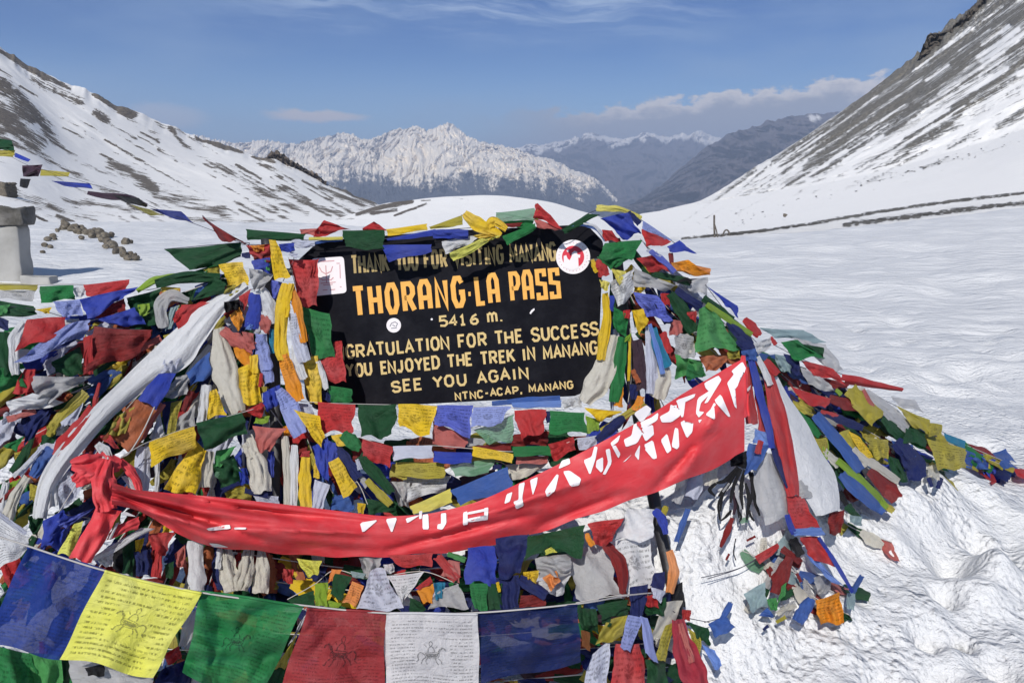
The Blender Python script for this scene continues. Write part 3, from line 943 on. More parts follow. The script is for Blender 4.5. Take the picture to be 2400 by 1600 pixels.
def G_depth(px, py):
    u = np.clip((px - _gx[0]) / 24.0, 0, len(_gx) - 1.001)
    v = np.clip((py - _gy[0]) / 20.0, 0, len(_gy) - 1.001)
    i, j = u.astype(int), v.astype(int)
    f, g = u - i, v - j
    return (_GD[j, i] * (1 - f) + _GD[j, i + 1] * f) * (1 - g) + (_GD[j + 1, i] * (1 - f) + _GD[j + 1, i + 1] * f) * g


ON_SNOW = [False]


def D(px, py):
    px, py = np.asarray(px, float), np.asarray(py, float)
    d = D_heap(px, py)
    g = np.where((px > 1530) & (py > 960), G_depth(px, py) - 0.035, 99.0)
    return g if ON_SNOW[0] and np.all(g < 90) else np.minimum(d, g)


def patch(q, n=16, amp=0.06, dz=0.0, depth=None, seed=0, sag=0.0, curl=0.0, m=None):
    """a piece of cloth hung between four corners (pixels: TL TR BR BL); returns pos, uv, faces. amp = fold depth / size"""
    m = m or n
    rs_ = np.random.default_rng(seed)
    tl, tr, br, bl = [np.array(c, float) for c in q]
    if depth is None:       # wind has pulled the loose corners about
        sz = min(np.linalg.norm(tr - tl), np.linalg.norm(bl - tl)) + 4
        br, bl = br + rs_.normal(0, 0.06, 2) * sz, bl + rs_.normal(0, 0.06, 2) * sz
    u, v = np.meshgrid(np.linspace(0, 1, n), np.linspace(0, 1, m))
    U, V = u[..., None], v[..., None]
    G = (tl * (1 - U) + tr * U) * (1 - V) + (bl * (1 - U) + br * U) * V
    wpx = 0.5 * (np.linalg.norm(tr - tl) + np.linalg.norm(br - bl))
    hpx = 0.5 * (np.linalg.norm(bl - tl) + np.linalg.norm(br - tr))
    size = min(wpx, hpx)
    big = max(wpx, hpx)
    # uneven hems
    ph = rs_.uniform(0, 6.28, 8)
    e = (0.055 if depth is None else 0.02) * size
    G[..., 0] += e * (np.sin(v * 5 + ph[0]) * (1 - u) + np.sin(v * 6 + ph[1]) * u) * np.sin(v * 3.14) + e * 0.5 * vn(u * 2.5, v * 2.5, seed % 97)
    G[..., 1] += e * (np.sin(u * 7 + ph[2]) * v * 1.3 + 0.5 * np.sin(u * 4 + ph[3]) * (1 - v)) + sag * size * np.sin(u * 3.14) * (1 - v)
    fr_ = 0.03 * size * (depth is None)       # frayed, uneven cut
    G[..., 1] += fr_ * vn(u * 9, v * 0, (seed + 31) % 89) * (v > 0.99)
    G[..., 0] += fr_ * vn(v * 9, u * 3, (seed + 37) % 89) * ((u > 0.99) | (u < 0.01))
    d = D(G[..., 0], G[..., 1]) if depth is None else bil(depth, u, v)
    dm = float(np.mean(d))
    A = amp * size * dm / F
    # folds: some hang straight down, some fan out of the tied corners, plus a slow billow
    ang = rs_.normal(0, 0.5)
    fr = rs_.uniform(1.2, 2.6)
    w1 = np.sin(6.28 * fr * (u * math.cos(ang) + v * math.sin(ang)) + ph[4] + 1.4 * vn(u * 2, v * 2, (seed + 5) % 91))
    th = np.arctan2(v + 0.15, u + 0.05 if rs_.random() < 0.5 else 1.05 - u)
    w2 = np.sin(th * rs_.uniform(7, 12) + ph[5]) * np.exp(-1.2 * np.hypot(u - 0.5, v)) 
    w3 = vn(u * 1.7, v * 1.7, (seed + 11) % 83)
    w4 = vn(u * 5, v * 4, (seed + 19) % 79)
    w5 = 1 - 2.4 * np.abs(vn(u * 2.3 + 0.8 * w3, v * 2.3 + 5, (seed + 23) % 73))      # sharp creases
    fold = (0.45 * w1 + 0.45 * w2 + 0.7 * w3 + 0.3 * w4 + 0.45 * w5) * (0.45 + 0.55 * v)
    billow = -0.10 * big * dm / F * np.sin(u * 3.14) * np.sin(v * 2.2) * rs_.uniform(0.2, 0.9)
    d = d + A * 1.7 * fold + billow - dz + curl * v ** 2 * size * dm / F
    return at(G[..., 0], G[..., 1], d).reshape(-1, 3), np.stack([u.ravel(), v.ravel()], -1), grid_faces(n, m)


def vn(x, y, s):
    return vnoise(x, y, s)


def bil(dep, u, v):
    a, b, c, d = dep
    return (a * (1 - u) + b * u) * (1 - v) + (d * (1 - u) + c * u) * v


def ribbon(sp, widths, n=36, m=15, amp=0.16, dz=0.0, seed=0, depth=None, folds=2.5, taper=True):
    """gathered cloth along a spine: pleats run lengthwise and drift across it"""
    rs_ = np.random.default_rng(seed)
    sp = np.asarray(sp, float)
    w = np.asarray(widths, float)
    if w.ndim == 0 or len(w) == 1:
        w = np.full(len(sp), float(w if w.ndim == 0 else w[0]))
        if taper:
            w = w * np.interp(np.linspace(0, 1, len(sp)), [0, 0.3, 1], [0.75, 1.05, 0.95])
    if depth is None:
        C = catmull(np.column_stack([sp, w]), n)
    else:
        C = catmull(np.column_stack([sp, w, depth]), n)
    T = np.gradient(C[:, :2], axis=0)
    T /= np.linalg.norm(T, axis=1)[:, None] + 1e-9
    N = np.stack([T[:, 1], -T[:, 0]], -1)
    s, v = np.meshgrid(np.linspace(0, 1, n), np.linspace(-1, 1, m), indexing='ij')
    ph = rs_.uniform(0, 6.28, 4)
    wob = 1 + 0.16 * vn(s * 6, v * 0 + 3, seed % 71) + 0.10 * vn(s * 5, v * 2, (seed + 3) % 67)
    W_ = C[:, 2][:, None] * 0.5 * wob
    px = C[:, 0][:, None] + N[:, 0][:, None] * v * W_
    py = C[:, 1][:, None] + N[:, 1][:, None] * v * W_
    end = np.clip((np.abs(s - 0.5) - 0.44) / 0.06, 0, 1)
    px += T[:, 0][:, None] * end * np.sign(s - 0.5) * 0.22 * W_ * vn(v * 2, s, seed % 53)
    py += T[:, 1][:, None] * end * np.sign(s - 0.5) * 0.22 * W_ * vn(v * 2, s, seed % 53)
    d = D(px, py) if depth is None else np.repeat(C[:, 3][:, None], m, 1)
    wm = C[:, 2][:, None] * d / F
    dr = 0.5 * vn(s * 3, v * 0.5, (seed + 7) % 61)
    pl = 1 - 2.6 * np.abs(vn(v * folds * 0.75 + dr + ph[0] * 3, s * 1.6, (seed + 17) % 57))     # irregular lengthwise creases
    pl2 = vn(v * folds * 1.9 + dr + ph[1] * 3, s * 4.0, (seed + 29) % 51)
    d = d + wm * amp * (0.75 * pl + 0.6 * pl2 + 0.5 * vn(s * 7, v * 1.5, (seed + 13) % 59)) - wm * 0.22 * (1 - v ** 2) - dz
    uv = np.stack([(v.ravel() + 1) / 2, s.ravel() * 2], -1)
    return at(px, py, d).reshape(-1, 3), uv, grid_faces(m, n)


ORG = {'A': (0, 450, 3.92), 'B': (0, 800, 3.92), 'C': (0, 1200, 3.92), 'D': (500, 450, 3.92), 'E': (500, 800, 3.92), 'F': (500, 1200, 3.92), 'G': (1000, 450, 3.92), 'H': (1000, 800, 3.92),
       'I': (1000, 1200, 3.92), 'J': (1500, 450, 3.92), 'K': (1500, 800, 3.92), 'L': (1500, 1200, 3.92), 'M': (1900, 800, 4.704), 'N': (1900, 1200, 3.92), 'P': (0, 0, 1.0)}
SEQ = [0]


def build(name, label, cat, group, text, base_dz=0.0, flagname='flag', snow=False):
    """one thing from a list of traced pieces. q = flag between four corners, r = gathered strip, c = cord"""
    parts = []
    org = ORG['P']

    def X(vals):
        a = np.array(vals, float).reshape(-1, 2)
        return a / org[2] + np.array(org[:2])
    for line in text.strip().splitlines():
        tk = line.split()
        if not tk:
            continue
        if tk[0] == '@':
            org = ORG[tk[1]]
            continue
        opt = {'z': 0.0, 'a': None, 'p': 0, 'n': None, 'd': None, 's': 0.0, 'f': 2.5, 'c': 0.0, 'nm': None, 'lb': None}
        vals = []
        key = None
        w = None
        for x in tk[1:]:
            if '=' in x:
                k_, v_ = x.split('=')
                if k_ == 'w':
                    w = [float(i) / org[2] for i in v_.split(',')]
                elif k_ == 'd':
                    opt['d'] = [float(i) for i in v_.split(',')]
                elif k_ in ('nm', 'lb'):
                    opt[k_] = v_.replace('_', ' ') if k_ == 'lb' else v_
                else:
                    opt[k_] = float(v_)
            elif key is None and not x.lstrip('-').replace('.', '').isdigit():
                key = x
            else:
                vals.append(float(x))
        ON_SNOW[0] = snow
        SEQ[0] += 1
        seed = SEQ[0]
        dz = base_dz + opt['z'] / 100.0 + 0.0009 * (len(parts) % 12)
        P = X(vals)
        if tk[0] == 'q':
            a_ = (0.14 if opt['a'] is None else opt['a'] * 1.2)
            if not opt['p'] and len(tk) > 8 and key in ('Y', 'LB', 'W', 'OL', 'G', 'R', 'LW', 'O', 'NY', 'VB', 'DR', 'LG') and seed % 5 in (0, 2, 4):
                opt['p'] = 1
            v, uv, fc = patch(P, n=int(opt['n'] or 16), amp=a_, dz=dz, depth=opt['d'], seed=seed, sag=opt['s'], curl=opt['c'])
            parts.append((opt['nm'] or flagname, v, fc, uv, cloth_mat(key, int(opt['p'])), opt['lb']))
        elif tk[0] == 'r':
            a_ = 0.14 if opt['a'] is None else opt['a']
            dd = opt['d']
            if dd is not None and len(dd) == 2:
                dd = np.linspace(dd[0], dd[1], len(P))
            v, uv, fc = ribbon(P, w, amp=a_, dz=dz, seed=seed, depth=dd, folds=opt['f'], n=int(opt['n'] or 34))
            parts.append((opt['nm'] or flagname, v, fc, uv, cloth_mat(key, int(opt['p'])), opt['lb']))
        elif tk[0] == 'c':
            C = catmull(np.column_stack([P, np.zeros(len(P))]), max(10, len(P) * 8))
            if opt['d'] is not None:
                dd = np.interp(np.linspace(0, 1, len(C)), np.linspace(0, 1, len(opt['d'])), opt['d'])
            else:
                dd = D(C[:, 0], C[:, 1])
            w_ = at(C[:, 0], C[:, 1], dd - dz)
            v, fc = tube(w_, (0.0014 if w is None else w[0] * float(dd.mean()) / F / 2), 5)
            parts.append(('cord', v, fc, None, MATS.get(('c', key)) or (DARKCORD if key == 'BK' else CORD), opt['lb']))
    ON_SNOW[0] = False
    return assemble(name, label, cat, group, parts)


def assemble(name, label, cat, group, parts):
    if len(parts) == 1:
        n_, v, fc, uv, mt, lb = parts[0]
        return tag(new_obj(name, v, fc, mt, None, uv), label, cat, group)
    allv = np.concatenate([np.asarray(p[1]).reshape(-1, 3) for p in parts])
    loc = (float(allv[:, 0].mean()), float(allv[:, 1].mean()), float(allv[:, 2].min()))
    root = tag(empty(name, loc), label, cat, group)
    for n_, v, fc, uv, mt, lb in parts:
        o = new_obj(n_, np.asarray(v) - np.array(loc), fc, mt, root, uv)
        if lb:
            o['label'] = lb
    return root


# ------------------------------------------------------------------ the sign
BOARD_O = at(1050, 740, 3.0)
BN_N = Vector((0, -math.cos(R(7)), math.sin(R(7))))      # the board leans back a little


def on_board(px, py, lift=0.0):
    r = rays(px, py)
    n = np.array(BN_N)
    eye = np.array([0, 0, EYE])
    t = ((np.asarray(BOARD_O) - eye) @ n) / (r @ n)
    return eye + r * t[..., None] + n * lift


def prism(poly_px, lift0, lift1):
    """closed slab from a pixel outline laid on the board plane"""
    a = on_board(np.array(poly_px)[:, 0], np.array(poly_px)[:, 1], lift0)
    b = on_board(np.array(poly_px)[:, 0], np.array(poly_px)[:, 1], lift1)
    n = len(a)
    V = np.concatenate([a, b])
    Fc = [tuple(range(n))[::-1], tuple(range(n, 2 * n))] + [(i, (i + 1) % n, n + (i + 1) % n, n + i) for i in range(n)]
    return V, Fc


def arc_round(pts, rad, n=5):
    out = []
    N = len(pts)
    for i in range(N):
        p0, p1, p2 = np.array(pts[i - 1], float), np.array(pts[i], float), np.array(pts[(i + 1) % N], float)
        a = (p0 - p1) / np.linalg.norm(p0 - p1)
        b = (p2 - p1) / np.linalg.norm(p2 - p1)
        s, e = p1 + a * rad, p1 + b * rad
        for k in range(n):
            t = k / (n - 1)
            out.append(tuple((1 - t) ** 2 * s + 2 * t * (1 - t) * p1 + t * t * e))
    return out


PAINT_BLACK = rough_mat('black_board_paint', (0.006, 0.006, 0.009), (0.011, 0.011, 0.015), 14.0, 0.001, 0.42, (0.008, 0.008, 0.011))
PAINT_BLACK.node_tree.nodes['Principled BSDF'].inputs['Specular IOR Level'].default_value = 0.06
STEEL_BLACK = rough_mat('dark_post_paint', (0.012, 0.012, 0.015), (0.03, 0.03, 0.034), 20.0, 0.002, 0.5)
GOLD = plain_mat('orange_lettering_paint', (0.78, 0.40, 0.085), 0.6, 0.14, 60)
PALE_GOLD = plain_mat('pale_gold_lettering_paint', (0.62, 0.46, 0.20), 0.6, 0.18, 60)
DIM_GOLD = plain_mat('dim_gold_lettering_paint', (0.42, 0.31, 0.13), 0.65, 0.25, 60)  # duller gold for the top line of lettering

GL = {'A': [[(0, 0), (.5, 1), (1, 0)], [(.2, .36), (.8, .36)]], 'a': [[(.05, 0), (.05, .8), (.28, 1), (.72, 1), (.95, .8), (.95, 0)], [(.05, .4), (.95, .4)]],
      'C': [[(.95, .8), (.7, 1), (.3, 1), (.05, .75), (.05, .25), (.3, 0), (.7, 0), (.95, .2)]], 'D': [[(.05, 0), (.05, 1), (.6, 1), (.95, .75), (.95, .25), (.6, 0), (.05, 0)]],
      'E': [[(.95, 1), (.08, 1), (.08, 0), (.95, 0)], [(.08, .52), (.8, .52)]], 'F': [[(.95, 1), (.08, 1), (.08, 0)], [(.08, .52), (.8, .52)]],
      'G': [[(.95, .82), (.7, 1), (.3, 1), (.05, .75), (.05, .25), (.3, 0), (.7, 0), (.95, .2), (.95, .48), (.6, .48)]], 'H': [[(.05, 0), (.05, 1)], [(.95, 0), (.95, 1)], [(.05, .5), (.95, .5)]],
      'I': [[(.5, 0), (.5, 1)]], 'J': [[(.8, 1), (.8, .25), (.55, 0), (.3, 0), (.05, .2)]], 'K': [[(.05, 0), (.05, 1)], [(.95, 1), (.08, .42)], [(.35, .6), (1, 0)]], 'L': [[(.08, 1), (.08, 0), (.95, 0)]],
      'M': [[(.02, 0), (.05, 1), (.5, .25), (.95, 1), (.98, 0)]], 'N': [[(.05, 0), (.05, 1), (.95, 0), (.95, 1)]], 'O': [[(.3, 0), (.05, .25), (.05, .75), (.3, 1), (.7, 1), (.95, .75), (.95, .25), (.7, 0), (.3, 0)]],
      'P': [[(.08, 0), (.08, 1), (.7, 1), (.95, .86), (.95, .6), (.7, .44), (.08, .44)]], 'R': [[(.08, 0), (.08, 1), (.7, 1), (.95, .86), (.95, .62), (.7, .48), (.08, .48)], [(.5, .48), (1, 0)]],
      'S': [[(.92, .8), (.7, 1), (.3, 1), (.06, .85), (.06, .65), (.3, .53), (.7, .47), (.94, .35), (.94, .15), (.7, 0), (.3, 0), (.05, .2)]],
      's': [[(.94, .78), (.94, 1), (.06, 1), (.06, .55), (.94, .5), (.94, 0), (.06, 0), (.06, .2)]],
      'T': [[(.5, 0), (.5, 1)], [(0, 1), (1, 1)]], 'U': [[(.06, 1), (.06, .25), (.3, 0), (.7, 0), (.94, .25), (.94, 1)]], 'V': [[(0, 1), (.5, 0), (1, 1)]], 'Y': [[(0, 1), (.5, .5), (1, 1)], [(.5, .5), (.5, 0)]],
      '5': [[(.95, 1), (.12, 1), (.08, .58), (.6, .6), (.95, .42), (.95, .18), (.65, 0), (.05, .06)]], '4': [[(.7, 0), (.7, 1), (.05, .33), (1, .33)]], '1': [[(.2, .78), (.5, 1), (.5, 0)], [(.15, 0), (.85, 0)]],
      '6': [[(.85, 1), (.35, .8), (.06, .4), (.1, .15), (.35, 0), (.7, 0), (.95, .2), (.9, .42), (.65, .55), (.1, .4)]], 'm': [[(.04, 0), (.04, .95)], [(.04, .75), (.25, .95), (.48, .8), (.5, 0)], [(.5, .75), (.72, .95), (.94, .8), (.97, 0)]],
      '-': [[(.05, .48), (.95, .48)]], '.': [[(.4, .0), (.6, .16)]], ',': [[(.6, .16), (.35, -.18)]]}
GW_ = {'I': .32, '-': .55, '.': .3, ',': .35, ' ': .62, 'M': 1.15, 'm': 1.2, '1': .8, 'J': .85, 'L': .85, 'E': .85, 'F': .85}


def strip_poly(pts, hw):
    """outline quads for a stroke with mitred bends; returns left and right edges"""
    P = np.asarray(pts, float)
    n = len(P)
    L, Rr = [], []
    closed = n > 3 and np.allclose(P[0], P[-1])
    for i in range(n):
        if closed and i in (0, n - 1):
            a, b = P[0] - P[-2], P[1] - P[0]
        else:
            a = P[i] - P[i - 1] if i > 0 else P[1] - P[0]
            b = P[i + 1] - P[i] if i < n - 1 else P[-1] - P[-2]
        a = a / (np.linalg.norm(a) + 1e-9)
        b = b / (np.linalg.norm(b) + 1e-9)
        t = a + b
        t = t / (np.linalg.norm(t) + 1e-9)
        nn = np.array([-t[1], t[0]])
        k = hw / max(0.5, abs(nn @ np.array([-a[1], a[0]])))
        L.append(P[i] + nn * k)
        Rr.append(P[i] - nn * k)
    return L, Rr


def write(text, p0, p1, h, sw, gap=.30, slant=0.0, jit=0.6, seed=1):
    """painted capitals along a baseline; returns strokes as pixel-space quads"""
    rs_ = np.random.default_rng(seed)
    p0, p1 = np.array(p0, float), np.array(p1, float)
    dirv = (p1 - p0) / np.linalg.norm(p1 - p0)
    upv = np.array([dirv[1], -dirv[0]])
    tot = sum(GW_.get(c, 1.0) + gap for c in text) - gap
    unit = np.linalg.norm(p1 - p0) / tot
    x = 0.0
    quads = []
    words = []
    for c in text:
        w = GW_.get(c, 1.0)
        if c != ' ':
            j = rs_.normal(0, jit, 2)
            hh = h * (1 + rs_.normal(0, 0.02))
            for k, st in enumerate(GL[c]):
                if c == 'I' or (c == 'J' and False):
                    loc = [((0.5) * w, y) for _, y in st]
                else:
                    loc = [(a * w, y) for a, y in st]
                pts = [p0 + dirv * ((x + a) * unit + slant * y * h) + upv * (y * hh) + j for a, y in loc]
                # keep strokes inside the cap height
                L, Rr = strip_poly(pts, sw / 2)
                quads.append((L, Rr, k))
        else:
            words.append(quads)
            quads = []
        x += w + gap
    words.append(quads)
    return words


def lettering(quads, lift):
    V, Fc = [], []
    for L, Rr, k in quads:
        b = len(V)
        lf = lift + 0.0006 * k
        A = on_board(np.array(L)[:, 0], np.array(L)[:, 1], lf)
        Bq = on_board(np.array(Rr)[:, 0], np.array(Rr)[:, 1], lf)
        for a, c in zip(A, Bq):
            V += [a, c]
        for i in range(len(L) - 1):
            Fc.append((b + 2 * i, b + 2 * i + 1, b + 2 * i + 3, b + 2 * i + 2))
    return V, Fc


def disc(cx, cy, r, n=40, sx=1.0):
    return [(cx + r * sx * math.cos(2 * math.pi * i / n), cy + r * math.sin(2 * math.pi * i / n)) for i in range(n)]


sloc = (0.0, 3.0, 0.0)
sign = tag(empty('sign_board', sloc), 'black painted board lettered in gold capitals, hung round with prayer flags', 'sign')


def spart(name, VF, mat, label=None, parent=None, smooth=False):
    V, Fc = VF
    o = new_obj(name, np.asarray(V) - np.array(sloc), Fc, mat, parent or sign, None, smooth)
    if label:
        o['label'] = label
    return o


board = spart('board', prism(arc_round([(690, 618), (748, 564), (1050, 541), (1375, 526), (1414, 566), (1400, 908), (1378, 926), (738, 960), (716, 932)], 9), -0.022, 0.0), PAINT_BLACK)
for nm, tx, p0, p1, h, sw, mt, gp, sd in [
        ('lettering', 'THANK YOU FOR VISITING MANANG', (826, 640), (1303, 608), 39, 6.2, DIM_GOLD, .42, 1),
        ('lettering', '5416 m.', (1030, 766), (1178, 752), 22, 5.0, PALE_GOLD, .42, 3),
        ('lettering', 'CONGRATULATION FOR THE SUCCESS', (742, 845), (1404, 784), 28, 5.6, PALE_GOLD, .36, 4),
        ('lettering', 'YOU ENJOYED THE TREK IN MANANG', (814, 882), (1400, 828), 27, 5.6, PALE_GOLD, .38, 5),
        ('lettering', 'SEE YOU AGAIN', (919, 917), (1238, 885), 24, 5.4, PALE_GOLD, .40, 6),
        ('lettering', 'NTNC-ACAP, MANANG', (1068, 937), (1344, 908), 16, 4.0, PALE_GOLD, .42, 7)]:
    for word in write(tx, p0, p1, h, sw, gp, 0.0, 0.7, sd):
        spart(nm, lettering(word, 0.0016), mt)

for tx, p0, p1, gp, sw in [('THORaNG', (833, 739), (1088, 715), .66, 11.5), ('-', (1100, 719), (1106, 718.5), .3, 10), ('La', (1120, 712), (1170, 707), .62, 10.5), ('Pass', (1200, 704), (1312, 694), .66, 9.8)]:
    for word in write(tx, p0, p1, 63, sw, gp, 0.0, 0.3, 2):
        spart('lettering', lettering(word, 0.0016), GOLD)

ST_W = plain_mat('sticker_white', (0.78, 0.74, 0.75), 0.45, 0.04)
ST_R = plain_mat('sticker_red', (0.60, 0.035, 0.06), 0.45, 0.08)
ST_P = plain_mat('sticker_pale_red', (0.55, 0.28, 0.30), 0.5, 0.1)
ST_G = plain_mat('sticker_grey', (0.22, 0.22, 0.25), 0.5, 0.1)


def sticker(lift, outline, marks, label):
    b = spart('sticker', prism(outline, 0.0005, lift), ST_W, label)
    for nm, polys, mt, lf in marks:
        V, Fc = [], []
        for poly in polys:
            v, f = prism(poly, lift - 0.0002, lf)
            k = len(V)
            V += list(v)
            Fc += [tuple(i + k for i in q) for q in f]
        spart(nm, (V, Fc), mt, None, b)
    return b


def stroke_polys(sts, hw):
    out = []
    for st in sts:
        L, Rr = strip_poly(st, hw)
        for i in range(len(L) - 1):
            out.append([tuple(L[i]), tuple(L[i + 1]), tuple(Rr[i + 1]), tuple(Rr[i])])
    return out


sticker(0.003, arc_round([(730, 606), (806, 601), (813, 686), (735, 694)], 9),
        [('emblem', stroke_polys([[(764, 622), (766, 664)], [(749, 626), (754, 636), (764, 642)], [(780, 624), (776, 636), (766, 641)], [(748, 650), (757, 656), (765, 655)], [(782, 650), (776, 656), (767, 654)],
                                  [(751, 613), (784, 611)]], 1.0), ST_P, 0.0038),
         ('small_print', stroke_polys([[(752, 664), (787, 661)], [(758, 668), (780, 666)], [(757, 680), (768, 679)], [(774, 679), (786, 678)], [(797, 672), (801, 672)], [(797, 620), (798, 652)], [(789, 617), (797, 617)]], 0.9), ST_P, 0.0038)],
        'square white sticker with a faint red tree emblem')
sticker(0.003, disc(1343, 602, 40, 48),
        [('red_disc', [disc(1343, 602, 26, 36)], ST_R, 0.0038),
         ('emblem', [[(1321, 626), (1321, 600), (1327, 598), (1330, 606), (1335, 610), (1340, 600), (1340, 593), (1346, 588), (1352, 590), (1353, 596), (1360, 597), (1359, 604), (1355, 604), (1356, 628), (1340, 634)],
                     disc(1331, 588, 3.0, 12)], ST_W, 0.0046),
         ('small_print', [disc(1343 + 33 * math.cos(a), 602 + 33 * math.sin(a), 1.1, 6) for a in np.linspace(0.1, 6.2, 26)], ST_P, 0.0036)],
        'round white sticker with a red disc and white emblem')
sticker(0.0025, disc(923, 762, 17, 32),
        [('emblem', stroke_polys([[(914, 765), (918, 757), (926, 754), (932, 758), (928, 766)], [(917, 769), (930, 768)], [(920, 761), (926, 764)]], 0.9), ST_G, 0.0032)], 'small round white sticker with grey mark')
spart('paint_chip', prism([(1241, 734), (1245, 727), (1252, 722), (1253, 726), (1247, 732), (1244, 736)], 0.0004, 0.002), ST_W, 'white chip in the black paint')
spart('paint_chip', prism(disc(1012, 748, 2.6, 8), 0.0004, 0.002), ST_W, 'tiny white dot in the black paint')


sm_ = NT(PAINT_BLACK.node_tree)
_p = PAINT_BLACK.node_tree.nodes['Principled BSDF']
_old = _p.inputs['Base Color'].links[0].from_socket
_o = sm_.node('ShaderNodeTexCoord').outputs['Object']
_scr = sm_.ss(sm_.noise(sm_.mapv(_o, (5.0, 5.0, 60.0)), 1.4, 4, 0.75, 1.5), 0.66, 0.74)
_dust = sm_.ss(sm_.noise(_o, 3.5, 5, 0.65), 0.45, 0.8)
_c1 = sm_.mix(sm_.m('MULTIPLY', _scr, 0.5), _old, (0.06, 0.06, 0.065, 1))
sm_.l.new(sm_.mix(sm_.m('MULTIPLY', _dust, 0.35), _c1, (0.035, 0.035, 0.04, 1)), _p.inputs['Base Color'])


# legs: thin black posts wrapped in flags
def post(pts, deps, rad):
    C = catmull(np.column_stack([np.array(pts, float), deps]), 30)
    return tube(at(C[:, 0], C[:, 1], C[:, 2]), rad, 10)


spart('post', post([(625, 560), (640, 800), (648, 1050), (652, 1250), (655, 1440)], [2.96, 2.90, 2.74, 2.62, 2.52], 0.021), STEEL_BLACK, None, None, True)
spart('post', post([(1440, 560), (1475, 850), (1525, 1130), (1560, 1300), (1592, 1450)], [2.96, 2.88, 2.68, 2.58, 2.46], 0.022), STEEL_BLACK, None, None, True)
spart('crossbar', post([(622, 640), (1050, 620), (1445, 610)], [2.99 + .03, 3.06, 3.0 + .03], 0.014), STEEL_BLACK, None, None, True)

# ------------------------------------------------------------------ flags heaped beneath the ones seen clearly
FILLC = ['B', 'W', 'R', 'G', 'Y', 'DB', 'DR', 'DG', 'OL', 'DB', 'CW', 'R', 'DG', 'OL', 'MB', 'DG', 'BO', 'DB', 'DR', 'LW']
DEEPC = ['DB', 'DG', 'DR', 'B', 'DG', 'BO', 'DB', 'OL', 'DP', 'G']  # dark cloth colours stand in for shade in the heap's recesses


def fan(p0, p1, dz, label, group, seed, w=(34, 70), drop=(0.5, 1.0), sag=30, step=46, pal=None, snow=False):
    ON_SNOW[0] = snow
    rs_ = np.random.default_rng(seed)
    p0, p1 = np.array(p0, float), np.array(p1, float)
    L = np.linalg.norm(p1 - p0)
    mid = (p0 + p1) / 2 + np.array([rs_.normal(0, 12), sag])
    C = catmull([p0, mid, p1], 60)
    n = max(5, int(L / step))
    parts = []
    w3 = at(C[:, 0], C[:, 1], D(C[:, 0], C[:, 1]) - dz)
    v, fc = tube(w3, 0.002, 5)
    parts.append(('cord', v, fc, None, CORD, None))
    k0 = rs_.integers(0, 20)
    pal = pal or FILLC
    for i in range(n):
        a, b = C[int(i * 59 / n)], C[min(59, int((i + 1.15) * 59 / n))]
        SEQ[0] += 1
        tdir = (b - a) / (np.linalg.norm(b - a) + 1e-6)
        nrm = np.array([-tdir[1], tdir[0]])
        if nrm[1] < 0:
            nrm = -nrm
        key = pal[(k0 + i) % len(pal)] if rs_.random() < 0.75 else pal[rs_.integers(0, len(pal))]
        if rs_.random() < 0.62:      # bunched along its cord, streaming with the wind
            e = b + (b - a) * rs_.uniform(0.2, 1.0) + nrm * rs_.normal(4, 14) + np.array([0, rs_.uniform(0, 14)])
            mid_ = (a + e) / 2 + nrm * rs_.uniform(0, 12)
            ww = rs_.uniform(*w) * 0.62
            V, uv, F_ = ribbon([a, mid_, e], [ww * .6, ww * 1.1, ww * rs_.uniform(.4, 1.1)], n=16, m=9, amp=.2, dz=dz + rs_.normal(0, .012), seed=SEQ[0], folds=rs_.uniform(1.5, 3))
        else:
            hang = (0.45 * nrm + np.array([rs_.normal(0, .25), 0.5]) + tdir * rs_.normal(.3, .3)) * rs_.uniform(*w)
            q = [a, b, b + hang * rs_.uniform(*drop) + rs_.normal(0, 9, 2), a + hang * rs_.uniform(*drop) + rs_.normal(0, 9, 2)]
            V, uv, F_ = patch(q, n=10, amp=rs_.uniform(.2, .4), dz=dz + rs_.normal(0, .012), seed=SEQ[0])
        parts.append(('flag', V, F_, uv, cloth_mat(key, int(rs_.random() < 0.3)), None))
    ON_SNOW[0] = False
    return assemble('prayer_flag_string', label, 'prayer flags', group, parts)


LD = 'flag string darkened for shade, packed deepest in the heap, left of and under the board'
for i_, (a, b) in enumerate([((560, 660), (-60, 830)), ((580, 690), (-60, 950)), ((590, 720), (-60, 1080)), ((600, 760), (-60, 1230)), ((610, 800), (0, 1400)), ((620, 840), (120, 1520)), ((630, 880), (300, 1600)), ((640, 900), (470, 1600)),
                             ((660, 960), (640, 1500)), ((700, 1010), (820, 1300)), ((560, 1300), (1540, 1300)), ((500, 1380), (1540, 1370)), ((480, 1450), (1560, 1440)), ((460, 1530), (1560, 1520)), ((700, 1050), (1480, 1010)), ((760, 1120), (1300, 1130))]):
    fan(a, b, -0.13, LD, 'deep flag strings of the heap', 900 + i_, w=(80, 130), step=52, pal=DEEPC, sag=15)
LL = 'faded prayer flag string bunched beneath the others on the slope left of the board'
gl_ = 'bunched flag strings left of the board'
sd_ = 100
for (a, b) in [((560, 640), (-60, 790)), ((575, 650), (-60, 860)), ((575, 665), (-60, 930)), ((580, 680), (-60, 1010)), ((585, 690), (-60, 1090)), ((590, 700), (-60, 1170)), ((590, 720), (-50, 1260)), ((600, 720), (-40, 1350)),
               ((600, 740), (0, 1450)), ((605, 760), (70, 1540)), ((610, 780), (170, 1600)), ((615, 800), (280, 1640)), ((620, 820), (390, 1640)), ((630, 840), (500, 1640)), ((640, 860), (590, 1640)),
               ((470, 800), (-40, 960)), ((430, 900), (-40, 1220)), ((400, 1000), (0, 1330)), ((480, 980), (220, 1460)), ((520, 1060), (380, 1560))]:
    sd_ += 1
    fan(a, b, -0.075, LL, gl_, sd_)
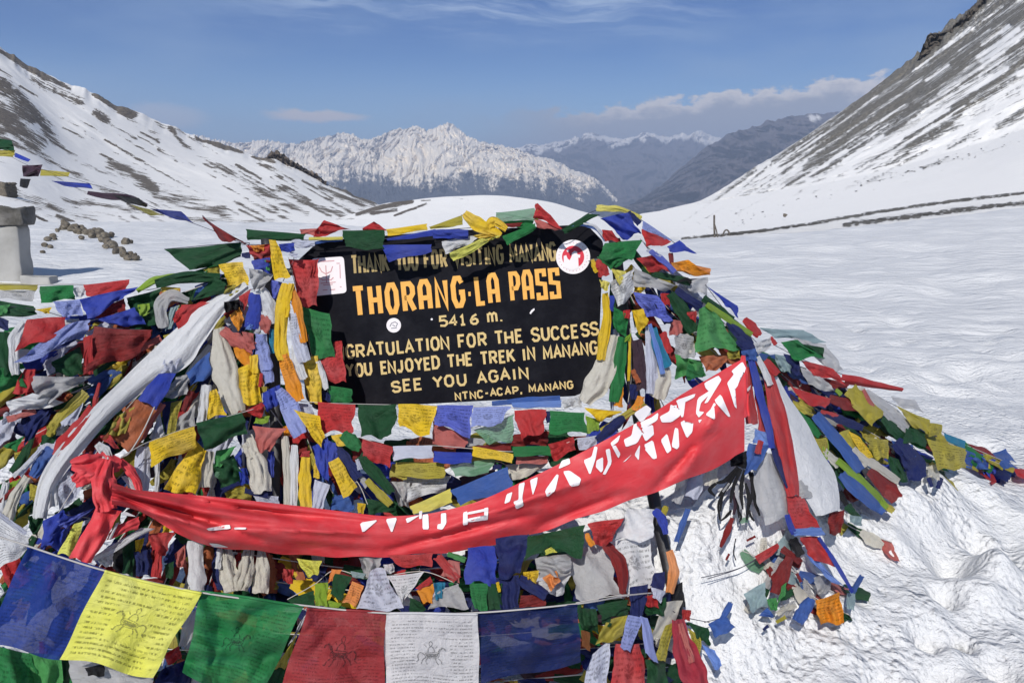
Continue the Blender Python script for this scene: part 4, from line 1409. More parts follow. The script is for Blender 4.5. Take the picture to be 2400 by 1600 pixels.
for (a, b) in [((640, 860), (690, 1300)), ((660, 900), (760, 1280)), ((690, 950), (840, 1260)), ((720, 980), (930, 1240)), ((600, 1000), (600, 1420))]:
    sd_ += 1
    fan(a, b, -0.06, LL, gl_, sd_, sag=0)
LC = 'tangled prayer flag string low on the drift under the red banner'
for (a, b) in [((520, 1290), (1250, 1310)), ((540, 1350), (1300, 1350)), ((430, 1420), (1560, 1390)), ((420, 1470), (1580, 1450)), ((380, 1520), (1600, 1500)), ((330, 1580), (1600, 1560)), ((300, 1640), (1600, 1620)), ((0, 1520), (420, 1580)), ((-40, 1580), (400, 1640))]:
    sd_ += 1
    fan(a, b, -0.05, LC, 'tangled flag strings under the banner', sd_, sag=35)
LRt = 'faded prayer flag string bunched beneath the others on the slope right of the board'
gr_ = 'bunched flag strings right of the board'
for (a, b) in [((1500, 560), (1740, 800)), ((1470, 570), (1720, 830)), ((1480, 620), (1700, 850)), ((1450, 640), (1640, 900)), ((1440, 660), (1560, 960)), ((1430, 700), (1490, 960)), ((1440, 680), (1440, 950)),
               ((1720, 800), (2395, 1098)), ((1720, 810), (2350, 1090)), ((1730, 815), (2290, 1085)), ((1740, 820), (2220, 1110)), ((1740, 830), (2160, 1120)), ((1750, 830), (2090, 1140)), ((1750, 830), (2020, 1140)), ((1760, 840), (1960, 1120)),
               ((1760, 840), (1900, 1080)), ((1770, 830), (2100, 1000)), ((1780, 830), (2020, 960))]:
    sd_ += 1
    fan(a, b, -0.06, LRt, gr_, sd_, sag=4, w=(26, 52), pal=['OL', 'MB', 'DG', 'DR', 'GW', 'OL', 'B', 'DG', 'OL', 'CW', 'DB', 'G'] if b[0] > 1800 else None)

LN = 'old faded flag string lying half buried in the snow at the lower right'
for i_, (a, b) in enumerate([((1740, 1290), (2010, 1385)), ((1790, 1260), (1960, 1440)), ((1860, 1230), (1760, 1420)), ((1930, 1180), (2090, 1270)), ((1800, 1330), (1990, 1440))]):
    fan(a, b, -0.012, LN, 'half buried flag strings at the lower right', 1200 + i_, w=(26, 46), step=34, sag=10, pal=['CW', 'DR', 'TG', 'MB', 'GW', 'OL', 'DG', 'CW', 'PK', 'SG'], snow=True)
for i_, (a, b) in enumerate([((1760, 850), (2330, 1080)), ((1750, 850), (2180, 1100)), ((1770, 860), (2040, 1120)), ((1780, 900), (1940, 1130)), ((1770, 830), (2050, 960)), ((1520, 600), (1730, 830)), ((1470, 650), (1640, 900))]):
    fan(a, b, -0.10, 'flag string darkened for shade, packed deepest on the slope right of the board', 'deep flag strings right of the board', 1300 + i_, w=(50, 80), step=44, pal=DEEPC, sag=6)

PF = 'prayer_flag_string'
CT = 'prayer flags'

# ------------------------------------------------------------------ strings flying left of the board
build(PF, 'thin flag string blowing out from the board across the snowy slope at far left', CT, None, '''
@ P
c BK -60 318 60 385 120 402 215 432 300 456 350 482 455 524 570 566 d=7.0,5.6,4.4,3.0
q DG -40 318 28 330 34 352 -40 350 d=6.6,6.5,6.4,6.6 a=.3
q OL -10 352 36 352 30 368 -10 366 d=6.5,6.4,6.4,6.5
q B 36 358 72 374 66 380 34 368 d=6.4,6.3,6.3,6.4
q DP 52 388 100 386 90 414 54 414 d=6.1,6.0,6.0,6.1 a=.3
q BK 48 418 72 420 64 442 46 438 d=6.1,6.0,6.0,6.1
q OL 96 398 164 404 160 414 94 412 d=5.9,5.7,5.7,5.9
q B 120 424 210 430 218 443 150 436 d=5.6,5.2,5.2,5.6 a=.2
r DP w=9,16,15,10 205 452 250 460 300 464 345 482 d=5.2,4.6 a=.25
q BK 262 456 325 464 347 484 300 478 d=4.9,4.5,4.5,4.9 a=.2
q OL 305 480 350 490 388 506 350 504 d=4.6,4.2,4.2,4.6
q B 350 488 425 496 456 524 400 510 d=4.3,3.8,3.8,4.3 a=.2
''')
build(PF, 'dark red flag flicking up on a cord at the upper left corner of the board', CT, None, '''
@ A
c BK 1860 215 2060 400 2290 490 z=8
q DR 1860 212 2070 385 2300 485 2010 445 z=8 a=.15
''')
build(PF, 'large dark green and yellow flags streaming left from the board corner', CT, None, '''
@ A
c BK 1510 525 2220 465 2290 480 z=6
q DG 1510 525 2225 465 2250 610 1755 735 z=6 a=.10
q G 1755 730 2245 590 2010 650 1890 725 z=5
q OL 1870 712 2020 650 2020 760 1900 740 z=6
q Y 2010 665 2235 640 2290 850 2110 850 z=8 a=.12 p=1
q OL 2090 850 2290 850 2200 920 2040 960 z=7 a=.3
''')
build(PF, 'string of big blown flags crossing the far left below the concrete block', CT, None, '''
@ A
c W -20 845 365 850 765 850 1260 900 1480 870 1740 745 2100 800 z=3
q OL -20 832 350 850 340 900 -20 895 z=2 a=.06
q G 365 862 675 858 692 965 390 1012 z=4 a=.12
q W 670 878 775 868 768 965 692 970 z=3 p=1
q R 765 850 1192 806 1150 930 780 955 z=4 a=.08
q B 738 985 1270 868 1130 990 798 1165 z=7 a=.12
q LB 488 1010 740 980 765 1130 570 1152 z=5 p=1
q DR 900 1070 1145 975 1150 1095 880 1160 z=4
q B 895 1165 1235 1060 1345 1235 1000 1225 z=5 a=.2
q DG 1160 980 1475 878 1475 1255 1185 1190 z=2 a=.16
r YG w=44,70,44 1260 910 1420 812 1650 765 z=5
q Y 1480 868 1655 878 1640 935 1480 925 z=4
r DG w=80,110,90 1430 845 1700 785 2020 790 z=7 a=.2
q DG 1760 1000 1965 775 2095 830 2060 960 z=9 a=.12
q YG 1260 1040 1372 1018 1372 1130 1282 1150 z=5
q TG 1570 1060 1645 1040 1590 1250 1510 1275 z=5
q R 1665 1040 1950 1008 1645 1258 1588 1172 z=8 a=.08
q OL 1500 1320 1690 1268 1640 1355 1520 1390 z=5
r PK w=70 1260 1450 1480 1340 z=4
q GW 0 905 330 905 300 1010 0 980 z=1 p=1
''')
build('prayer_scarf', 'pale grey scarf curled over between green flags left of the board', 'scarf', None, '''
@ A
r GW w=100,130,110,70 1500 1250 1475 1060 1570 950 1730 1000 z=6
''')
build(PF, 'flags at the left edge, a large dark red one and a long lavender one', CT, None, '''
@ A
c BK 0 1040 330 1080 600 1150 870 1235 1390 1270 z=5
q DG -60 985 310 1050 340 1135 -60 1160 z=4 a=.14
q LG -60 1050 95 1028 60 1112 -60 1135 z=6
q Y 320 1078 475 1058 450 1125 380 1112 z=6
q DB -60 1130 80 1180 70 1275 -60 1245 z=5
q R 245 1165 605 1150 525 1290 172 1490 z=7 a=.10
q LB 622 1225 825 1162 765 1375 150 1600 z=9 a=.08 p=2
q DG -60 1285 90 1290 110 1600 -60 1800 z=3 a=.12
@ B
q DG 470 185 735 50 780 310 520 285 z=5 a=.10
q DR 868 -140 1395 -100 1255 130 765 310 z=8 a=.13
q R 765 -40 850 -60 845 300 770 315 z=9.5 a=.1
q G -60 230 185 255 250 405 -60 480 z=4 a=.14
q R 225 250 335 258 292 475 120 482 z=5
''')  # narrow bright red piece paints the lit edge of the dark red flag
build('prayer_scarf', 'short white scarf hanging at the far left beside a red flag', 'scarf', None, '''
@ A
r W w=70,120,110,90 230 1200 140 1340 130 1570 150 1680 z=6
''')
build('plastic_sheet', 'torn sheet of milky plastic caught among flags at the far left', 'plastic', None, '''
@ B
q GW 310 325 840 312 510 565 290 560 z=6 a=.22 n=17
q W 50 560 300 470 590 560 95 660 z=7 a=.18
''')

# ------------------------------------------------------------------ the left slope of the heap
build('prayer_scarf', 'longest white scarf, running from the board corner down to the lower left', 'scarf', 'white scarves tied on the heap', '''
@ P
r W w=24,50,66,78,60,54,50,46,40,34 578 668 505 722 445 788 410 828 330 888 242 965 170 1045 118 1118 100 1170 92 1215 z=8 n=90 f=3 a=.12
''')
build('prayer_scarf', 'broad speckled white scarf hanging left of the yellow gathered strips', 'scarf', 'white scarves tied on the heap', '''
@ B
r CW w=120,210,230,170 2010 -120 2050 180 2110 430 2180 650 z=8 f=2 a=.10
''')
build(PF, 'flags lying along the longest white scarf, one bright blue and one sheer orange', CT, None, '''
@ B
c W 1700 140 1480 300 1250 520 1000 840 520 1600 z=9
q LW 1510 170 1665 148 1610 296 1465 285 z=11 p=1
q B 1460 293 1618 295 1422 600 1252 515 z=12 a=.05
q BO 1250 535 1492 570 1200 1000 945 880 z=10 a=.10
q OL 1080 680 1240 600 1155 850 1000 850 z=11 a=.2
q R 920 870 1010 850 1090 1000 960 920 z=11
q GW 1620 330 1760 285 1705 505 1470 525 z=7 p=1
q MB 1715 285 1925 95 1930 300 1765 410 z=8 a=.12
r PK w=110,100,70 1470 560 1320 800 1230 960 z=8
q LW 1470 640 1510 860 1380 960 1400 800 z=5
q DB 1490 560 1650 540 1560 850 1520 860 z=4
q OL 1570 560 1670 540 1600 880 1540 840 z=6
r DR w=70 1760 450 1680 640 z=6
q GW 1640 700 1790 580 1790 780 1620 820 z=6
q W 1370 880 1480 700 1510 860 1400 920 z=5
''')
build(PF, 'long red flags and faded green ones slanting down the left slope above the long scarf', CT, None, '''
@ B
c BK 900 380 840 610 500 1060 320 1220 z=5
r R w=30,50,40 915 380 880 520 868 610 z=8
r R w=70,120,110,60 845 600 700 820 560 960 500 1050 z=8 a=.10
r OL w=90,110,80 790 470 620 640 470 790 z=5
q LW 560 740 770 560 700 760 560 800 z=6
q DB 218 765 455 632 400 800 210 985 z=7 a=.12
q OL 430 780 540 720 520 860 430 880 z=6
q DG 380 860 520 830 500 930 370 950 z=5
q G 95 930 215 868 150 1015 28 965 z=6
r MB w=110,140,90 480 985 380 1120 300 1240 z=6
r LW w=60 380 980 170 1230 z=7
r W w=40 300 1080 120 1240 z=8
r BO w=110,120,90 470 1100 380 1190 290 1270 z=6
q OL 265 1300 395 1345 345 1465 262 1450 z=7
r DG w=60 860 300 1200 80 z=5
r PK w=60 330 640 60 720 z=6
r YG w=60 260 1250 70 1340 z=6
r DR w=50 140 1340 0 1480 z=7
''')
build('prayer_scarf', 'pale lavender cloth folded behind the red knot at the left', 'scarf', None, '''
@ B
q LW 520 1250 640 1195 760 1330 560 1600 z=6 a=.2
q W 430 1290 530 1240 520 1500 380 1600 z=7 a=.2
''')
build('prayer_scarf', 'creased white scarf trailing down the lower left edge of the heap', 'scarf', 'white scarves tied on the heap', '''
@ B
r CW w=70,100,120 250 1240 130 1440 60 1640 z=8 a=.2
r W w=60,110,150 60 1290 20 1450 -30 1600 z=7 a=.2
''')
build(PF, 'yellow and dark green flags on a cord between the red knot and the left post', CT, None, '''
@ B
c W 1110 1060 1250 980 1370 920 1790 770 2230 650 2330 620 z=14
q Y 1368 925 1785 775 1790 965 1400 1150 z=14 a=.10 p=1
q DG 1805 755 2225 640 2260 860 1860 1005 z=14 a=.11
q Y 1795 905 1900 1000 1800 1400 1500 1365 z=11 a=.12 p=1
q Y 1930 460 1990 430 2075 660 1895 710 z=12
q LG 1990 1000 2170 960 2050 1120 1980 1160 z=10
''')
build('cord', 'pale twisted cord tied from the white scarf down to the red knot', 'cord', None, '''
@ B
c W 1420 600 1310 830 1190 1020 1120 1060 z=13 w=14
''')
build('prayer_scarf', 'smooth white scarf strips hanging straight between the knot and the yellow flags', 'scarf', None, '''
@ B
r LW w=130,150,140 1330 960 1310 1150 1300 1380 z=7 a=.08
r W w=40,46,40 1445 1100 1445 1250 1440 1380 z=9
r W w=90,110,100 1900 400 1870 650 1850 760 z=9
r CW w=90,110,100 1920 1010 1900 1180 1890 1340 z=9 a=.2
''')

# ------------------------------------------------------------------ left post, strips hanging from the corner of the board
build(PF, 'flags tied in a bunch around the top of the left post', CT, None, '''
@ D
c BK 260 480 600 500 740 600 640 820 z=6
q R 300 490 545 478 530 600 360 600 z=9 a=.25
q O 340 490 470 485 470 540 380 545 z=10 a=.3
q DR 350 570 520 560 520 640 380 650 z=10 a=.3
q B 352 630 520 600 525 745 370 705 z=11 a=.2
q LG 450 630 525 620 520 720 450 690 z=11.5 a=.2
q Y 508 440 575 440 712 775 560 800 z=13 a=.10 p=1
q B 600 478 742 468 748 545 620 545 z=10 a=.2
r LW w=50 700 560 770 590 z=10
q GW 325 700 550 755 465 890 355 885 z=10 a=.3
q VB 530 810 630 825 600 1010 540 960 z=9
q DB 260 560 350 550 340 610 260 600 z=8
''')
build('prayer_scarf', 'gathered golden yellow scarves hanging down the left post', 'scarf', None, '''
@ D
r Y w=60,110,130,120,110 665 840 640 1000 620 1180 620 1420 650 1540 z=12 f=3
r O w=60,80,90 715 860 770 1050 830 1380 z=12
r Y w=50,60,70 720 840 690 960 660 1150 z=13
@ E
r O w=100,130,140,100 640 120 690 280 740 420 790 540 z=12 p=1
q O 640 780 690 770 720 850 660 880 z=9
''')
build(PF, 'blue, pink and lavender strips hanging from the left post beside the gold scarves', CT, None, '''
@ D
c BK 330 900 420 880 560 860 780 1100 z=8
q R 235 965 345 885 315 1060 270 1090 z=9
r B w=90,130,120 385 930 375 1090 345 1250 z=11 a=.10
r W w=90,150,130,60 430 890 480 1000 530 1140 540 1210 z=10
q PK 420 1120 535 1150 505 1310 430 1265 z=11
r LB w=110,120,140 435 1300 450 1450 490 1640 z=11 p=1
r SB w=60,70 330 1200 330 1260 z=11
r T w=60,60 540 1260 550 1480 z=9
r LW w=100,130,110 735 1110 780 1350 840 1560 z=11 p=1
r W w=80,100,70 760 1400 770 1560 830 1720 z=10
r PK w=80,130,120 80 1270 230 1370 370 1440 z=11 a=.2
q PK 260 1280 370 1300 360 1440 290 1400 z=12
r O w=70,120,90 180 1330 260 1470 330 1580 z=11
q O 148 1130 240 1060 295 1185 225 1295 z=11 a=.15
q DP 235 990 320 1050 300 1150 240 1080 z=9
@ E
r LB w=110,120,90 430 60 480 220 520 380 z=11 p=1
q Y 228 255 405 150 425 570 258 585 z=11 a=.15 p=1
q Y 330 130 410 120 415 300 340 280 z=12
r R w=40 440 290 430 420 z=12
''')
build('cloth_bundle', 'small black cloth bundle knotted among the scarves left of the post', 'cloth', None, '''
@ D
q BK 95 1010 235 985 240 1080 120 1100 z=13 a=.4
''', flagname='cloth')
build(PF, 'string down the left side of the board: red, green, red, yellow and green flags', CT, None, '''
@ D
c W 690 600 760 880 840 1080 900 1480 980 1660 1080 1900 z=8
q R 688 622 965 618 945 1055 822 1055 z=9 a=.10
q R 880 640 970 610 940 760 870 780 z=9.5 a=.2
q G 820 1062 1072 1112 1105 1515 898 1485 z=10 a=.08
q R 1108 1370 1182 1368 1190 1500 1100 1500 z=7
@ E
q R 965 175 1182 5 1202 370 1058 362 z=9 a=.08
q Y 805 150 960 125 995 565 875 565 z=11 a=.10
r W w=50,70,40 960 180 1000 320 1040 440 z=11
q G 1055 400 1272 440 1275 555 1075 555 z=9 a=.10
q DB 990 450 1080 470 1080 555 1000 550 z=8
''', base_dz=-0.045)

# ------------------------------------------------------------------ over the top of the board
build(PF, 'string of rolled flags along the top edge of the board', CT, None, '''
@ D
c BK 300 345 820 440 1190 420 1560 430 2040 360 2400 330 2740 350 z=6
q DG 298 338 850 390 830 445 312 445 z=8 a=.14
q PK 790 345 1010 330 970 410 820 385 z=6
q R 950 335 1015 262 1265 340 915 412 z=7 a=.18
q LY 878 415 1190 410 1190 440 880 445 z=8 a=.06
r LW w=60,80,50 720 460 820 480 930 470 z=8
r MB w=24,34,24 930 470 1050 445 1190 440 z=7
q R 1370 335 1475 268 1600 350 1400 365 z=6 a=.15
q DG 1188 348 1575 352 1562 528 1198 512 z=11 a=.08
q Y 1588 342 1962 292 1965 352 1600 412 z=8 a=.10
q B 1592 430 2040 340 2052 405 1600 445 z=9 a=.10
q B 1535 492 2005 478 1995 545 1635 640 z=10 a=.06
q OL 1980 320 2285 215 2290 300 2000 345 z=6 a=.12
@ G
r B w=80,96,80 60 385 220 385 385 390 z=10
q W 138 450 525 388 390 490 178 555 z=9 a=.15
''', base_dz=-0.045)
build(PF, 'crumpled yellow flags knotted over the top edge of the board', CT, None, '''
@ G
c BK 320 210 600 370 760 340 z=8
r Y w=60,130,130,60 345 195 450 280 570 350 680 400 z=12 a=.25
r Y w=60,90,60 730 345 620 270 540 330 z=12 a=.25
q NY 205 560 520 420 690 395 240 630 z=13 a=.14
q Y 420 400 560 380 640 420 540 450 z=13 a=.25
''', base_dz=-0.045)
build(PF, 'green and red flags standing up along the top right of the board', CT, None, '''
@ G
c BK 640 190 1000 260 1240 350 1480 200 1640 150 z=6
q SG 638 190 995 148 985 252 648 268 z=8 a=.08
q G 690 270 985 255 960 330 720 320 z=7
q R 1005 103 1022 103 1248 340 975 232 z=9 a=.10
q PK 985 235 1240 340 1180 350 1000 320 z=8
q DR 720 290 880 280 860 320 740 320 z=8
q G 692 405 1000 288 1015 345 740 482 z=10 a=.12
q DG 1240 345 1480 198 1600 208 1265 395 z=9 a=.12
r SB w=30,44,36,26 1330 320 1440 295 1570 345 1640 450 z=9 a=.1
r W w=16,26,22,16 1440 290 1540 310 1610 390 1645 450 z=10 a=.1
q YG 1000 170 1020 150 1020 250 990 250 z=8
''', base_dz=-0.045)
build(PF, 'cluster of blue, green and red flags tied at the top right corner of the board', CT, None, '''
@ G
c BK 1560 150 1800 180 1960 250 2280 470 z=6
r LY w=50,60,50,40 1558 150 1650 150 1800 165 1975 240 z=9
q B 1598 235 1862 192 1985 375 1800 460 z=12 a=.14
r DB w=50,60 1850 190 1960 290 z=11
q LB 1985 262 2255 440 2200 455 1985 360 z=9 p=1
q R 1605 350 1700 350 1790 465 1645 445 z=11
q R 1978 338 2135 400 2235 475 2015 518 z=11 a=.12
q G 1635 465 1985 445 1880 625 1560 598 z=12 a=.10
q G 1565 590 1890 600 1750 700 1680 695 z=11 a=.12
q B 2210 500 2325 445 2480 560 2230 545 z=10 a=.08
q R 1930 615 2090 570 2235 725 2045 730 z=11 a=.2
r VB w=40,60,60 2050 540 2160 620 2280 740 z=11
r DR w=40,50 2240 560 2260 720 z=9
r LW w=40 2020 530 2150 600 z=12
r R w=60,110,100 1570 620 1610 690 1630 770 z=12
r Y w=36,50,40 1520 620 1545 690 1560 740 z=12
q LY 1690 700 1835 735 1795 855 1735 835 z=12 a=.2
q LY 1585 800 1685 830 1665 915 1610 885 z=11 a=.2
''')
build(PF, 'orange flag blowing out beyond the right corner of the board', CT, None, '''
@ J
c BK 120 640 300 690 460 760 z=6
q O 285 645 440 628 655 765 330 742 z=9 a=.2
q SO 400 650 650 700 650 770 420 745 z=8 a=.15
''')

# ------------------------------------------------------------------ right post, strips hanging beside the board
build('prayer_scarf', 'crumpled grey white scarf knotted on top of the right post', 'scarf', None, '''
@ G
q GW 1895 690 2295 860 2185 925 1900 870 z=10 a=.25 n=17
q W 1690 835 1905 700 1895 930 1760 1085 z=11 a=.25 n=17
''')
build(PF, 'blue, yellow and green flags bunched on the right post below the grey scarf', CT, None, '''
@ G
c BK 1900 900 2100 950 2240 1180 z=6
q VB 1885 905 2125 960 2265 1180 2030 1135 z=11 a=.15
q DB 2050 960 2140 1000 2270 1190 2180 1220 z=10
q Y 1885 1090 1985 1068 2045 1190 1955 1315 z=12 a=.2
q G 1715 1060 1845 1120 1835 1355 1720 1255 z=11 a=.14
q B 1680 950 1730 950 1715 1100 1680 1080 z=10
q R 2150 930 2225 930 2230 1050 2160 1000 z=9
q YG 1830 1330 1880 1290 1870 1370 1820 1370 z=11
q R 1800 1090 1870 1080 1870 1160 1820 1160 z=11
''')
build('prayer_scarf', 'narrow gold scarf hanging along the right edge of the board', 'scarf', None, '''
@ G
r Y w=60,90,100,80 1640 930 1655 1150 1625 1350 1600 1540 z=10
''')
build('prayer_scarf', 'grey white scarf hanging along the right edge of the board', 'scarf', 'white scarves tied on the heap', '''
@ H
r CW w=100,160,190,200,140 1720 -60 1690 60 1640 240 1560 400 1440 560 z=9 f=3 a=.16
''')
build(PF, 'green, black and turquoise strips hanging straight down the right post', CT, None, '''
@ H
c W 1870 -120 1880 300 1850 560 z=8
r G w=90,120,130,110 1800 -40 1770 200 1745 400 1725 560 z=10 f=2
r Y w=24,26,26 1868 -60 1862 180 1855 360 z=11
r DP w=90,110,110 1930 -10 1960 220 1985 440 z=9
r BO w=40,60 1890 260 1950 380 z=10
q DB 1860 390 1940 400 1950 540 1870 530 z=9
r LW w=60,110,130 2040 -140 2060 160 2080 480 z=9
r T w=60,100,80 2080 -120 2130 60 2220 230 z=11
r SB w=30,50,50 2050 -160 2120 80 2170 300 z=12
r CW w=110,150,160 2160 150 2170 330 2120 520 z=8 f=3
r O w=70,110 1970 500 1930 640 z=9
r O w=60,80 1780 420 1760 600 z=9
''')
build(PF, 'grey, pink and red flags hanging between the right post and the big green flag', CT, None, '''
@ J
c BK 200 930 420 1100 560 1180 z=5
r DG w=50,60,60 100 750 300 790 470 830 z=9
r BK w=26,30,26 340 830 430 800 470 840 z=11
q GW 330 795 625 785 605 965 440 935 z=8 a=.2
r DG w=90,130,110 270 930 400 1110 500 1290 z=9
r DB w=60,90 330 900 560 1060 z=8
q R 188 930 252 930 282 1042 198 1035 z=10
q R 430 1105 520 1090 512 1195 440 1150 z=10
q PK 285 1175 375 1180 395 1295 262 1335 z=9
q GW 325 1290 495 1330 505 1520 320 1500 z=9 p=1
r R w=70,80 210 1290 270 1480 z=9
r DG w=70,80,70 580 970 700 1060 850 1180 z=9
@ K
q LG 325 120 555 175 595 285 345 340 z=9 a=.2
q G 430 200 590 240 580 330 440 340 z=9
q BO 540 130 830 125 750 250 615 300 z=10 a=.15
r CW w=120,130 380 -60 470 110 z=8
''')
build(PF, 'ridge string right of the board with a large bright green flag hanging below it', CT, None, '''
@ J
c BK 600 850 760 1060 950 1260 1090 1400 z=10
q B 618 862 892 1048 885 1125 785 1075 z=9 a=.06
q LG 545 1070 650 1045 940 1440 498 1485 z=13 a=.10
r YG w=50,60,44 610 1030 770 1140 1030 1310 z=13
r DB w=90,120,100 820 1180 930 1310 1020 1430 z=12
r R w=60,90,70 955 1165 1020 1230 1095 1320 z=11
q OL 810 1440 900 1420 920 1530 810 1540 z=13 a=.2
''')

# ------------------------------------------------------------------ strings across the front of the board
build(PF, 'upper string of square hanging flags stretched right below the board', CT, None, '''
@ E
c W 600 530 960 560 1330 574 1700 582 2100 592 2400 600 2780 610 3100 640 3420 660 z=10
q LW 640 560 905 578 905 660 690 680 z=8 p=1
q R 965 562 1312 574 1270 835 992 832 z=11 a=.07 p=1
q DG 1328 576 1692 580 1648 855 1330 872 z=11 a=.08
q Y 1700 574 2055 590 1985 872 1700 805 z=12 a=.08 p=1
@ H
q VB 90 592 425 578 390 872 80 745 z=12 a=.08 p=1
q LB 428 598 772 600 700 775 418 802 z=13 a=.06 p=1
q R 800 628 1100 628 1092 815 845 880 z=12 a=.09
q G 1132 640 1450 648 1475 855 1132 852 z=11 a=.07
q Y 1450 612 1800 638 1700 725 1585 742 z=13 a=.14
q DB 1085 640 1135 640 1135 750 1100 750 z=10
q YG 1460 680 1600 720 1590 830 1480 830 z=10
r W w=40 1790 640 1700 660 z=10
''')
build(PF, 'sheer red and green flags hanging behind the square string under the board', CT, None, '''
@ H
c W 40 720 420 790 800 660 1130 830 z=7
q PK 50 730 390 870 360 1000 75 975 z=9 a=.10
q SG 428 812 800 670 812 880 560 935 z=9 a=.10 p=1
q GW 360 880 560 900 520 960 370 960 z=7
q DR 800 850 1130 820 1110 960 780 950 z=6 a=.2
q DR 400 960 780 930 780 1000 420 990 z=6
r MB w=40,60,50 600 570 900 545 1230 520 z=5
q SB 780 560 1240 540 1240 600 800 620 z=6 a=.08
q W 1240 540 1420 480 1430 600 1260 620 z=7 a=.2
''')
build(PF, 'lower string of folded flags under the board, with a white one second', CT, None, '''
@ E
c W 1370 890 1650 970 2010 955 2400 985 2800 1010 3150 960 3350 890 z=12
q R 1368 890 1655 972 1600 1160 1365 1060 z=13 a=.12
q LW 1650 962 2012 952 2012 1080 1650 1085 z=13 a=.04
@ H
q B 65 1005 412 1022 412 1122 58 1112 z=13 a=.05
q Y 425 960 798 1032 785 1125 415 1050 z=13 a=.04
q G 788 965 1155 958 1155 1045 798 1052 z=13 a=.07
q R 1115 945 1345 875 1355 1000 1178 1095 z=13 a=.2
q PK 820 1050 1120 1050 1120 1110 820 1120 z=9 p=1
''')
build(PF, 'slack string of olive, green, blue and pale yellow flags on snow behind the banner', CT, None, '''
@ E
c W 1640 1150 2120 1120 2600 1100 2750 1200 z=6
q OL 1680 1112 2130 1105 2125 1245 1640 1245 z=9 a=.08 p=1
q OL 1640 1120 1800 1120 1790 1260 1630 1240 z=8
@ H
q SG 205 1125 640 1075 560 1190 270 1245 z=9 a=.10
q DG 380 1190 620 1120 560 1200 420 1240 z=8
q MB 215 1360 742 1155 775 1355 315 1505 z=11 a=.07
q DB 610 1130 700 1120 680 1180 600 1180 z=8
q LW 1375 890 1575 858 1560 960 1410 1005 z=10 a=.12 p=1
r DB w=70,100,70 1565 910 1690 800 1815 695 z=11
r OL w=60,60 1600 830 2000 560 z=9
@ E
q LY 1800 1515 2180 1350 2190 1480 1840 1590 z=10 a=.08
''')
build('prayer_scarf', 'white scarf lying in a heap on the snow below the lower string', 'scarf', None, '''
@ E
q W 1740 1240 2180 1230 2160 1380 1780 1480 z=3 a=.2 n=17
q GW 1620 1280 1800 1290 1800 1500 1700 1480 z=5 a=.3
@ H
q CW 720 1130 1130 1090 1060 1200 780 1290 z=5 a=.22
''')
build(PF, 'string of yellow, blue and green flags slanting from the left post towards the banner', CT, None, '''
@ E
c W 640 520 760 640 1020 860 1130 1050 1330 1300 1420 1500 z=12
r LB w=90,150,170,150 590 440 680 560 740 720 800 860 z=12 p=1
q Y 735 620 972 688 1028 862 962 945 z=14 a=.08
q B 905 965 1050 880 1070 1310 960 1215 z=13 a=.12
q B 1010 900 1130 930 1150 1060 1060 1120 z=13
r DB w=80,110,90 1120 970 1220 1090 1330 1260 z=12
q Y 1055 1110 1150 1062 1320 1350 1182 1440 z=14 a=.08 p=1
r G w=110,130,90 1190 840 1280 930 1350 980 z=12
q Y 1080 860 1180 850 1250 970 1130 950 z=12
r DG w=80,110,100,70 1340 1050 1430 1150 1530 1260 1640 1390 z=12
r OL w=60,80,60 1410 1270 1500 1370 1630 1500 z=12
r LW w=50 1320 1080 1350 1180 z=13
r DB w=60 1200 1330 1330 1420 z=10
q DG 1390 1440 1690 1480 1680 1580 1430 1580 z=11 a=.2
q Y 1320 1480 1400 1490 1390 1580 1330 1580 z=12
r GW w=50,60 1300 1180 1420 1330 z=11
q B 600 440 620 420 600 560 490 650 z=11
q B 450 470 610 400 590 560 490 660 z=12 a=.2
''')
build(PF, 'torn red and brownish flags hooked low on the left post', CT, None, '''
@ E
c BK 290 640 450 560 640 780 z=11
q R 295 640 445 555 485 625 420 705 z=13 a=.2
q PK 355 778 680 795 520 1000 430 1005 z=13 a=.10
q YG 400 690 520 680 500 760 380 760 z=11
q R 820 1010 890 1000 880 1060 790 1060 z=10
''')
build('prayer_scarf', 'white strips hanging straight beside the dark left post', 'scarf', 'white scarves tied on the heap', '''
@ E
r CW w=60,80,80,90 655 870 672 1080 680 1300 690 1520 z=11 f=2
r W w=60,80,80 745 950 740 1250 735 1520 z=11 f=2
r CW w=60,140,190,180 330 860 370 1030 420 1200 450 1380 z=11 f=3
r CW w=80,120 290 930 370 1060 z=11
''')
build(PF, 'crumpled dark green and blue flags beside the dark left post above the banner', CT, None, '''
@ E
c BK 0 1140 180 1080 330 1300 420 1420 z=7
q DG -10 1130 180 1040 310 1310 60 1340 z=9 a=.2
q B 230 1170 300 1160 340 1300 250 1325 z=10 a=.2
r DB w=50 240 1300 80 1370 z=10
q OL 100 1370 290 1330 350 1440 120 1450 z=9 a=.2
r DB w=60 290 1370 500 1410 z=10
r SG w=60 180 1080 20 1240 z=8
q LW 350 1400 600 1420 600 1500 400 1480 z=9
r B w=60,70 530 1010 525 1250 z=8
r Y w=80,120,100 850 1060 840 1280 850 1520 z=10
q Y 925 1120 965 1100 970 1260 920 1260 z=9
q LW 935 1262 1072 1320 990 1560 900 1540 z=11 a=.12
q MB 1090 1430 1300 1380 1290 1560 1080 1560 z=7 a=.2
''')

